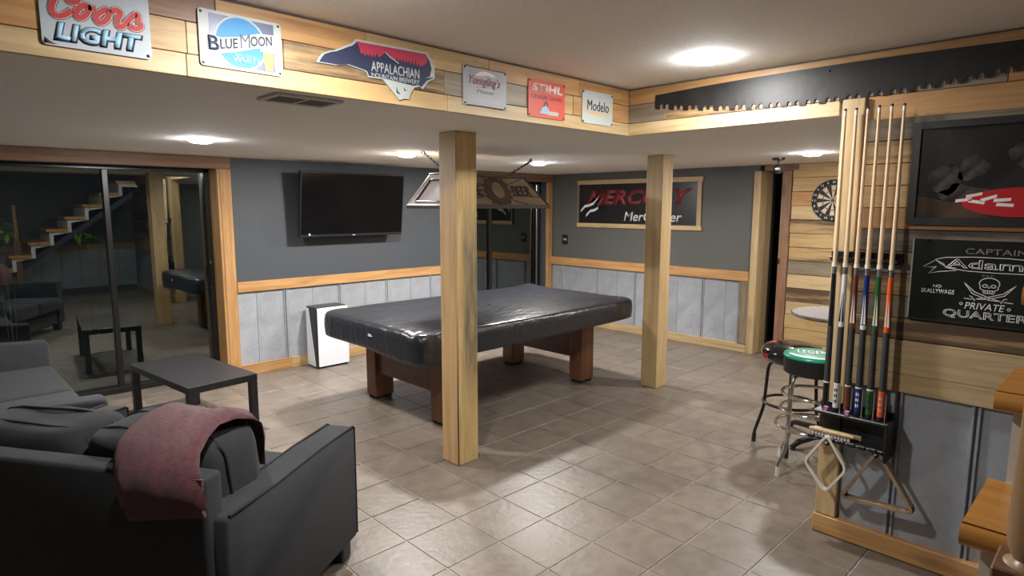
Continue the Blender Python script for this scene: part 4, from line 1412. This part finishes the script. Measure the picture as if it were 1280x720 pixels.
for cx_, cy_, rx_, ry_ in ((.125, .195, .055, .065), (.225, .235, .055, .055), (.20, .135, .080, .035), (.40, .29, .060, .055), (.57, .24, .07, .07)):
    pts = []
    for a, b in ell(cx_, cy_, rx_, ry_, 60):
        k = 1 + .45 * noise.noise(Vector((a * 26, b * 26, cx_ * 10)))
        pts.append((cx_ + (a - cx_) * k, cy_ + (b - cy_) * k))
    pp.poly('sitter_silhouette', pts, 'pic_grey', art, .0102 + random.uniform(0, .0002), .0107)  # dim grey figures, part of the print
for cx_, cy_, a in ((.20, .105, .1), (.245, .098, -.2), (.285, .112, .3), (.33, .105, .05), (.34, .085, -.1), (.235, .125, .2), (.46, .125, .1)):
    c, s = math.cos(a), math.sin(a)
    pp.poly('playing_card', [(cx_ + c * u - s * v * .5, cy_ + s * u + c * v * .5) for u, v in ((-.028, -.014), (.028, -.010), (.030, .014), (-.026, .012))], 'white_print' if cx_ > .24 else 'pink_print', art, .0110 + random.uniform(0, .0003), .0115)

t = thing('black_sign', 'black glass sign with white skull and crossed sword lettering', 'sign', (CW, .43, 1.15))
sp_ = Panel((CW - .003, .716, 1.154), (0, -1, 0), (0, 0, 1), (-1, 0, 0))
SW, SH = .575, .355
sp_.poly('board', [(0, 0), (SW, 0), (SW, SH), (0, SH)], 'chalkboard', t, .002, .012)
put('edge_strip', MB().prism([(0, -.004), (SW, -.004), (SW, .006), (0, .006)], sp_.f, .001, .016).mesh('edge_strip'), 'black', t)
put('edge_strip', MB().prism([(-.003, 0), (.002, 0), (.002, SH), (-.003, SH)], sp_.f, .001, .014).mesh('edge_strip'), 'silver_tin', t)
put('screw', MB().lathe([(.006, -.018), (.004, -.021), (0, -.022)], (CW, .665, 1.154 + SH - .004), 8, 'x').mesh('screw'), 'black_metal', t)
D0 = .0122
sp_.text('lettering', 'CAPTAIN', .190, .395, .298, .322, 'grey_print', t, D0, bold=.0)
sp_.text('lettering', 'Adam’s', .125, .455, .236, .275, 'white_print', t, D0 + .0003, outline=.018)
sp_.strokes('banner_lines', [[(.085, .268), (.12, .279), (.22, .286), (.34, .286), (.46, .279), (.49, .268)], [(.12, .236), (.2, .226), (.30, .224), (.42, .226), (.46, .236)],
                             [(.085, .268), (.105, .252), (.13, .238)], [(.084, .264), (.042, .234), (.080, .234), (.092, .238)], [(.092, .238), (.064, .206), (.10, .216), (.165, .226), (.160, .236), (.120, .236)],
                             [(.092, .266), (.098, .258)], [(.100, .262), (.106, .252)], [(.108, .258), (.114, .247)], [(.116, .254), (.121, .243)]], .0026, 'white_print', t, D0, D0 + .0008)
sp_.text('lettering', 'EST.', .255, .300, .206, .214, 'grey_print', t, D0)
sp_.text('lettering', 'NO', .086, .117, .146, .159, 'white_print', t, D0, bold=.01)
sp_.text('lettering', 'SKALLYWAGS', .043, .165, .121, .140, 'white_print', t, D0, bold=.01)
sk = [ell(.282, .178, .034, .024, 18, -.35, PI + .35), [(.252, .168), (.252, .156), (.262, .150), (.264, .138), (.300, .138), (.302, .150), (.312, .156), (.312, .168)]]
sk += [ell(.268, .168, .008, .006, 10) + [ell(.268, .168, .008, .006, 10)[0]], ell(.296, .168, .008, .006, 10) + [ell(.296, .168, .008, .006, 10)[0]], [(.279, .160), (.282, .166), (.285, .160), (.279, .160)]]
sk += [[(.270, .149), (.270, .141)], [(.278, .149), (.278, .140)], (lambda q: q)([(.286, .149), (.286, .140)]), [(.294, .149), (.294, .141)], [(.264, .149), (.300, .149)]]
sk += [[(.195, .178), (.235, .140), (.29, .118), (.325, .108)], [(.195, .178), (.228, .132), (.285, .110), (.325, .108)], [(.370, .178), (.330, .140), (.27, .118), (.238, .110)], [(.370, .178), (.335, .132), (.275, .112), (.238, .110)],
       [(.325, .100), (.335, .118), (.345, .120)], [(.335, .106), (.365, .104)], [(.238, .102), (.228, .118), (.218, .122)], [(.228, .108), (.200, .110)]]
sp_.strokes('skull_and_swords', sk, .0028, 'white_print', t, D0, D0 + .0008)
sp_.text('lettering', 'PRIVATE', .205, .340, .066, .094, 'white_print', t, D0, shear=.2)
sp_.strokes('bullet_ring', [ell(.192, .086, .005, .005, 10) + [ell(.192, .086, .005, .005, 10)[0]], ell(.354, .078, .005, .005, 10) + [ell(.354, .078, .005, .005, 10)[0]]], .0025, 'white_print', t, D0, D0 + .0008)
sp_.text('lettering', 'QUARTERS', .130, .445, .020, .058, 'white_print', t, D0 + .0003, outline=.022)

# ------------------------------------------------------------------ stools and pub table
def stool(label, c, zs, r, legm, seat, ringz, feet_r, kink, rot):
    t = thing('bar_stool', label, 'stool', (c[0], c[1], 0), group='bar stools beside the cue wall')
    cx_, cy_ = c
    seat(t, cx_, cy_)
    for k in range(4):
        a = rot + k * PI / 2
        ca, sa = math.cos(a), math.sin(a)
        def pt(rr, z):
            return Vector((cx_ + ca * rr, cy_ + sa * rr, z))
        path = [pt(.05, zs - .012), pt(feet_r * .56, zs - .014), pt(feet_r * .66, zs - .030), pt(feet_r * .70, zs - .075)]
        path += [pt(feet_r * .76, kink), pt(feet_r * .82, kink - .06), pt(feet_r * 1.0, .08), pt(feet_r * 1.02, .012)]
        lg = put('leg', MB().tube(path, .0115, 10).mesh('leg', True), legm, t)
        put('foot_cap', MB().tube([pt(feet_r * 1.005, .06), pt(feet_r * 1.02, .001)], .0145, 10).mesh('foot_cap', True), 'black_matte' if legm != 'chrome' else 'vent', lg)
    for z, rr in ringz:
        pts = [Vector((cx_ + rr * math.cos(2 * PI * q / 40), cy_ + rr * math.sin(2 * PI * q / 40), z)) for q in range(40)]
        put('foot_ring', MB().tube(pts, .0105, 10, closed=True).mesh('foot_ring', True), legm, t)
    return t
def seat_dome(t, x, y):
    s = put('seat', MB().lathe([(0, .595), (.15, .597), (.185, .615), (.203, .650), (.200, .682), (.175, .712), (.11, .728), (0, .732)], (x, y, 0), 36).mesh('seat', True, 80), 'gloss_black', t)
    va = Vector((-.927, -.375, 0))
    rt = Vector((.375, -.927, 0))
    pl = Panel(Vector((x, y, .655)) + va * .2045 , rt, (0, 0, 1), va)
    a = Vector((-.62, .78, 0)).normalized()
    r2 = Vector((.78, .62, 0)).normalized()
    pq = Panel(Vector((x, y, .645)) + Vector((-.79, .61, 0)).normalized() * .2035, Vector((-.61, -.79, 0)).normalized() * 1, (0, 0, 1), Vector((-.79, .61, 0)).normalized())
    pq.text('lettering', 'on', -.030, .040, -.014, .020, 'red_bright', s, 0)
    pt_ = Panel((x - .01, y + .02, .7285), (.78, -.62, -.02), (.5, .82, -.03), (0, 0, 1))
    pt_.text('lettering', 'E', -.09, -.005, .05, .09, 'red_bright', s, 0, bold=.03)
def seat_drum(t, x, y):
    s = put('seat', MB().lathe([(0, .635), (.168, .635), (.176, .642), (.178, .735), (.172, .742)], (x, y, 0), 40).mesh('seat', True), 'black', t)
    put('seat_top', MB().lathe([(.178, .735), (.181, .742), (.176, .752), (.15, .757), (0, .758)], (x, y, 0), 40).mesh('seat_top', True, 60), 'green_vinyl', t)
    rt = Vector((.375, -.927, 0))
    vw = Vector((.927, .375, 0))
    pl = Panel(Vector((x, y, .7585)), rt, vw, (0, 0, 1))
    pl.text('lettering', 'LEGEND', -.10, .12, -.02, .07, 'white_print', t, .0, bold=.03)
    pl.strokes('band', [ell(0, 0, .150, .150, 30, 3.5, 5.9)], .022, 'white_print', t, -.002, .0004)
stool('black stool with glossy padded seat and red lettering', (4.235, 1.60), .60, .20, 'black_metal', seat_dome, [(.315, .172)], .215, .28, 1.92)
stool('chrome stool with green topped drum seat behind the cue wall', (3.915, 1.345), .64, .178, 'chrome', seat_drum, [(.50, .176), (.40, .180), (.30, .205)], .235, .22, 2.70)

QX, QY = 4.53, 1.42
pt = thing('pub_table', 'round grey pub table top standing behind the cue wall', 'table', (QX, QY, 0))
put('table_top', MB().lathe([(0, .894), (.285, .894), (.298, .902), (.300, .914), (.294, .922), (0, .923)], (QX, QY, 0), 48).mesh('table_top', True), 'granite_top', pt)
put('edge_band', MB().lathe([(.2995, .898), (.303, .902), (.303, .915), (.2995, .919)], (QX, QY, 0), 48, cap=False).mesh('edge_band', True), 'steel', pt)
put('pedestal', MB().lathe([(.035, .05), (.032, .08), (.032, .88), (.09, .893)], (QX, QY, 0), 20).mesh('pedestal', True), 'black_metal', pt)
for k in range(4):
    a_ = math.radians(158 + 90 * k)
    e_ = Vector((math.cos(a_), math.sin(a_), 0))
    c_ = Vector((QX, QY, 0))
    put('leg', MB().tube([c_ + e_ * .02 + Vector((0, 0, .075)), c_ + e_ * .30 + Vector((0, 0, .045)), c_ + e_ * .36 + Vector((0, 0, .020))], [.026, .020, .016], 8).mesh('leg', True), 'black_metal', pt)
    put('glide', MB().lathe([(.018, .001), (.018, .010), (.010, .014), (.010, .024)], c_ + e_ * .35, 12).mesh('glide', True), 'black_matte', pt)

# ------------------------------------------------------------------ coffee table
ct = thing('coffee_table', 'low black rectangular coffee table in front of glass door', 'table', (1.435, 4.915, 0), math.radians(6.5))
ctx, cty = .245, .505
put('table_top', box(-ctx, ctx, -cty, cty, .385, .435, .003, 2), 'black_wood', ct, world=False)
for sx in (-1, 1):
    for sy in (-1, 1):
        cx_, cy_ = sx * (ctx - .026), sy * (cty - .026)
        put('leg', box(cx_ - .025, cx_ + .025, cy_ - .025, cy_ + .025, .001, .386, .002), 'black_wood', ct, world=False)

# ------------------------------------------------------------------ near sofa with throw
s1 = thing('sofa', 'near charcoal two-seat sofa seen from behind with low arms', 'sofa', (1.41, 2.49, 0), math.radians(33.0))
def lput(n_, me, m, p=None):
    return put(n_, me, m, p or s1, world=False)
def soft(x0, x1, y0, y1, z0, z1, b, seg=3):
    return MB().box(x0, x1, y0, y1, z0, z1, b, seg).mesh('soft', True, 60)
def armmesh(y0, y1):
    pts = [(0, .095), (0, .635), (-.30, .640), (-.62, .630), (-.90, .640), (-.905, .30), (-.895, .095)]
    return MB().prism(pts, lambda a, b, d: Vector((a, d, b)), y0, y1, .018).mesh('arm', True, 50)
lput('base', soft(-.86, -.02, .13, 1.26, .10, .29, .015), 'fabric')
for y0, y1 in ((0, .135), (1.255, 1.39)):
    am = lput('arm', armmesh(y0, y1), 'fabric')
    ye = y0 + .004 if y0 < .1 else y0 + .004
    put('piping', MB().tube([(-.004, ye, .11), (-.003, ye, .628), (-.02, ye, .637), (-.30, ye, .640), (-.62, ye, .630), (-.88, ye, .638)], .0055, 6).mesh('piping', True), 'piping', am, world=False)
    put('piping', MB().tube([(-.004, y1 - .004, .11), (-.003, y1 - .004, .628), (-.02, y1 - .004, .637), (-.30, y1 - .004, .640), (-.62, y1 - .004, .630)], .0055, 6).mesh('piping', True), 'piping', am, world=False)
lput('back', soft(-.935, -.845, .045, 1.345, .095, .785, .016), 'fabric')
lput('lining', box(-.86, -.04, .03, 1.36, .088, .10), 'black_matte')
for y0, y1 in ((.14, .69), (.70, 1.25)):
    lput('seat_cushion', soft(-.70, .065, y0, y1, .285, .452, .04), 'fabric')
def cushion(yc, hw, seed, zc=.655, hz=.205):
    c = lput('back_cushion', MB().pillow((-.665, yc, zc), (.15, hw, hz), .42, 40, 22, .022, seed, -.12).mesh('back_cushion', True, 80), 'fabric')
    for sx in (-.062, .062):
        pts = []
        for k in range(48):
            a = 2 * PI * k / 48
            ca, sa = math.cos(a), math.sin(a)
            p = Matrix.Rotation(-.12, 3, 'Y') @ Vector((sx, math.copysign(abs(ca) ** .42, ca) * hw * .99, math.copysign(abs(sa) ** .42, sa) * hz * .99))
            w = noise.noise(Vector((a * 3, seed, sx * 20))) * .008
            pts.append(Vector((-.665, yc, zc)) + p + Vector((w, w * .5, w)))
        put('piping', MB().tube(pts, .006, 6, closed=True).mesh('piping', True), 'piping', c, world=False)
    return c
cushion(.385, .280, 3, .655, .215)
cushion(.960, .290, 11, .640)
for x_ in (-.82, -.06):
    for y_ in (.07, 1.32):
        lput('foot', box(x_ - .04, x_ + .04, y_ - .04, y_ + .04, .001, .092, .006), 'black_wood')

def throw_mesh():
    """folded plush blanket laid over the right back cushion"""
    path = [(-.978, .722), (-.982, .755), (-.972, .795), (-.945, .838), (-.895, .872), (-.82, .900), (-.74, .914), (-.66, .910), (-.585, .885), (-.53, .835), (-.500, .77), (-.488, .70), (-.482, .64)]
    v0, v1 = .005, .325
    n = 22
    th = .016
    outer, inner = [], []
    for i, (u, z) in enumerate(path):
        a = Vector(path[max(i - 1, 0)])
        b = Vector(path[min(i + 1, len(path) - 1)])
        tg = (b - a).normalized()
        nr = Vector((-tg.y, tg.x))
        ro, ri = [], []
        for j in range(n + 1):
            s = j / n
            v = v0 + (v1 - v0) * s + .115 * min(1, i / 6) - .015 * math.sin(i * .9) * (1 - s) + noise.noise(Vector((i * .5, j * .3, 2))) * .008
            edge = .022 * (abs(2 * s - 1) ** 6)
            w = noise.noise(Vector((u * 9, v * 9, 3))) * .022 + noise.noise(Vector((u * 22, v * 22, 6))) * .010
            hem = (1 - i / 3) * (.03 * noise.noise(Vector((j * .25, 0, 8))) - .035 * s) if i < 3 else 0
            sag = -.012 * (1 - s) if i < 9 else 0
            base = Vector((u, v, z + hem + sag))
            nn = Vector((nr.x, 0, nr.y))
            ro.append(base + nn * (th + w - edge))
            ri.append(base - nn * (th * .4 + edge * .2))
        outer.append(ro)
        inner.append(ri)
    mb = MB()
    m = len(path)
    ring = []
    for i in range(m):
        ring.append(outer[i] + inner[i][::-1])
    V = mb.grid(ring, close=True)
    mb.bm.faces.new(V[0])
    mb.bm.faces.new(V[-1][::-1])
    return mb
th_ = thing('throw_blanket', 'folded burgundy plush throw draped over the sofa back', 'blanket', (1.41, 2.49, 0), math.radians(33.0))
put('outer_fold', throw_mesh().mesh('outer_fold', True, 70), 'throw', th_, world=False)
mb = MB()
rows = []
for i, (u, z) in enumerate([(-.947, .640), (-.958, .665), (-.960, .70), (-.956, .74), (-.948, .785)]):
    rows.append([Vector((u + noise.noise(Vector((i, j * .4, 5))) * .006, .03 + .29 * j / 14, z + (.045 * (1 - j / 14) - .01) * (1 if i < 2 else .3))) for j in range(15)])
mb.grid(rows)
mb.bm.normal_update()
bmesh.ops.solidify(mb.bm, geom=mb.bm.faces[:], thickness=.012)
put('inner_fold', mb.mesh('inner_fold', True, 70), 'throw', th_, world=False)

# ------------------------------------------------------------------ second sofa by the door
s2 = thing('sofa', 'far charcoal sofa at the left edge facing the coffee table', 'sofa', (.17, 4.83, 0))
def wput(n_, me, m):
    return put(n_, me, m, s2)
def arm2(y0, y1):
    pts = [(.690, .095), (.690, .625), (.40, .640), (.1, .640), (-.30, .645), (-.30, .095)]
    return MB().prism(pts, lambda a, b, d: Vector((a, d, b)), y0, y1, .022).mesh('arm', True, 50)
wput('base', soft(-.30, .66, 3.94, 5.72, .10, .29, .015), 'fabric')
wput('arm', arm2(3.80, 3.945), 'fabric')
wput('arm', arm2(5.72, 5.87), 'fabric')
wput('back', soft(-.40, -.28, 3.82, 5.85, .095, .80, .03), 'fabric')
for a, b in ((3.95, 4.83), (4.835, 5.715)):
    wput('seat_cushion', soft(-.18, .70, a, b, .285, .455, .045), 'fabric')
    c = put('back_cushion', MB().pillow((-.16, (a + b) / 2, .64), (.13, (b - a) / 2 - .005, .21), .42, 36, 18, .015, a, -.15).mesh('back_cushion', True, 80), 'fabric', s2)
for x_ in (-.30, .60):
    for y_ in (3.88, 5.78):
        wput('foot', box(x_ - .04, x_ + .04, y_ - .04, y_ + .04, .001, .096, .006), 'black_wood')

# ------------------------------------------------------------------ staircase beside the camera
st = sroot('stairs')
SY0, SY1 = -.85, .190
zig_t, zig_b = [], []
for k in range(-5, 6):
    zt = 1.064 + .200 * k
    xn = 1.347 + .2535 * k
    pts = [(xn + .290, zt), (xn + .018, zt)]
    for q in range(7):
        a = PI / 2 + PI * q / 6
        pts.append((xn + .022 + .022 * math.cos(a), zt - .022 + .022 * math.sin(a)))
    pts.append((xn + .290, zt - .044))
    mbt = MB()
    mbt.prism(pts, lambda a, b, d: Vector((a, d, b)), SY0, SY1)
    put('tread', mbt.mesh('tread', True, 50), 'oak_tread', st)
    put('riser', box(xn + .040, xn + .055, SY0, SY1 - .0555, max(zt - .20, .001), zt - .044), 'white_paint', st)
    zig_t += [(xn + .040, zt - .2 if k > -5 else .001), (xn + .040, zt - .044)]
zig_t.append((1.347 + .2535 * 6 + .04, 1.064 + .2 * 5 - .044))
low = [(a + .05, b - .055) for a, b in zig_t if b > .1][::-1]
put('stringer', MB().prism(zig_t + low, lambda a, b, d: Vector((a, d, b)), SY1 - .055, SY1 - .03).mesh('stringer'), 'white_paint', st)
put('carriage', MB().prism([(.32, .01), (2.87, 1.90), (2.87, 1.80), (.46, .01)], lambda a, b, d: Vector((a, d, b)), SY0, SY1 - .08).mesh('carriage'), 'black_wood', st)
nx, ny = 1.222, .076
nw = thing('newel_post', 'turned brown newel post at the right edge beside stair tread', 'post', (nx, ny, 0))
put('block', MB().box(nx - .046, nx + .046, ny - .046, ny + .046, .001, 1.088, .003).mesh('block'), 'newel_dark', nw)
put('turning', MB().lathe([(.040, 1.086), (.030, 1.092), (.026, 1.098), (.033, 1.115), (.036, 1.135), (.035, 1.17), (.033, 1.28), (.030, 1.45), (.028, 1.65)], (nx, ny, 0), 24).mesh('turning', True), 'newel', nw)

# ------------------------------------------------------------------ outside at night
patio = struct('patio', box(-3, 9, 6.35, 13, -.16, -.03), 'patio')
rr = random.Random(3)
def shrub(label, cx_, cy_, cz_, n, sp):
    sh = thing('garden_shrub', label, 'shrub', (cx_, cy_, -.03))
    mb = MB()
    for k in range(n):
        c = Vector((cx_ + rr.gauss(0, sp), cy_ + rr.gauss(0, sp), cz_ + rr.gauss(0, sp * .7)))
        d = Vector((rr.uniform(-1, 1), rr.uniform(-1, 1), rr.uniform(-.6, .6))).normalized()
        q = d.cross(Vector((0, 0, 1))).normalized()
        a = [c - d * .06, c + q * .028 + Vector((0, 0, .006)), c + d * .07, c - q * .028 + Vector((0, 0, .006))]
        mb.bm.faces.new([mb.bm.verts.new(p) for p in a])
    o = put('foliage', mb.mesh('foliage'), 'leaf', sh)
    o['kind'] = 'stuff'
    for k in range(4):
        a = k * 1.57
        put('branch', MB().tube([(cx_ + .03 * math.cos(a), cy_ + .03 * math.sin(a), -.03), (cx_ + .06 * math.cos(a), cy_ + .06 * math.sin(a), cz_ * .5), (cx_ + .12 * math.cos(a), cy_ + .12 * math.sin(a), cz_)], [.008, .005, .003], 6).mesh('branch'), 'black_matte', sh)
shrub('bright green shrub outside the glass door at left edge', .78, 9.2, 1.36, 46, .085)
shrub('small bright green shrub outside the glass door below stair reflection', 1.60, 9.2, 1.24, 26, .06)
gl_ = thing('added_shrub_light', 'added unseen spotlight outside lighting the shrubs from the left', 'light', (-.35, 8.8, -.03))  # added lamp out of view, put in to light the leaves
put('stake', MB().tube([(-.35, 8.8, -.03), (-.35, 8.8, .12)], .012, 8).mesh('stake'), 'black_metal', gl_)
put('hood', MB().lathe([(.035, .12), (.05, .18), (.05, .20)], (-.35, 8.8, 0), 16).mesh('hood', True), 'black_metal', gl_)
ld = bpy.data.lights.new('added_shrub_lamp', 'POINT')
ld.energy = 30
ld.shadow_soft_size = .03
lo = bpy.data.objects.new('added_shrub_lamp', ld)
COL.objects.link(lo)
lo.parent = gl_
lo.location = (0, 0, .28)
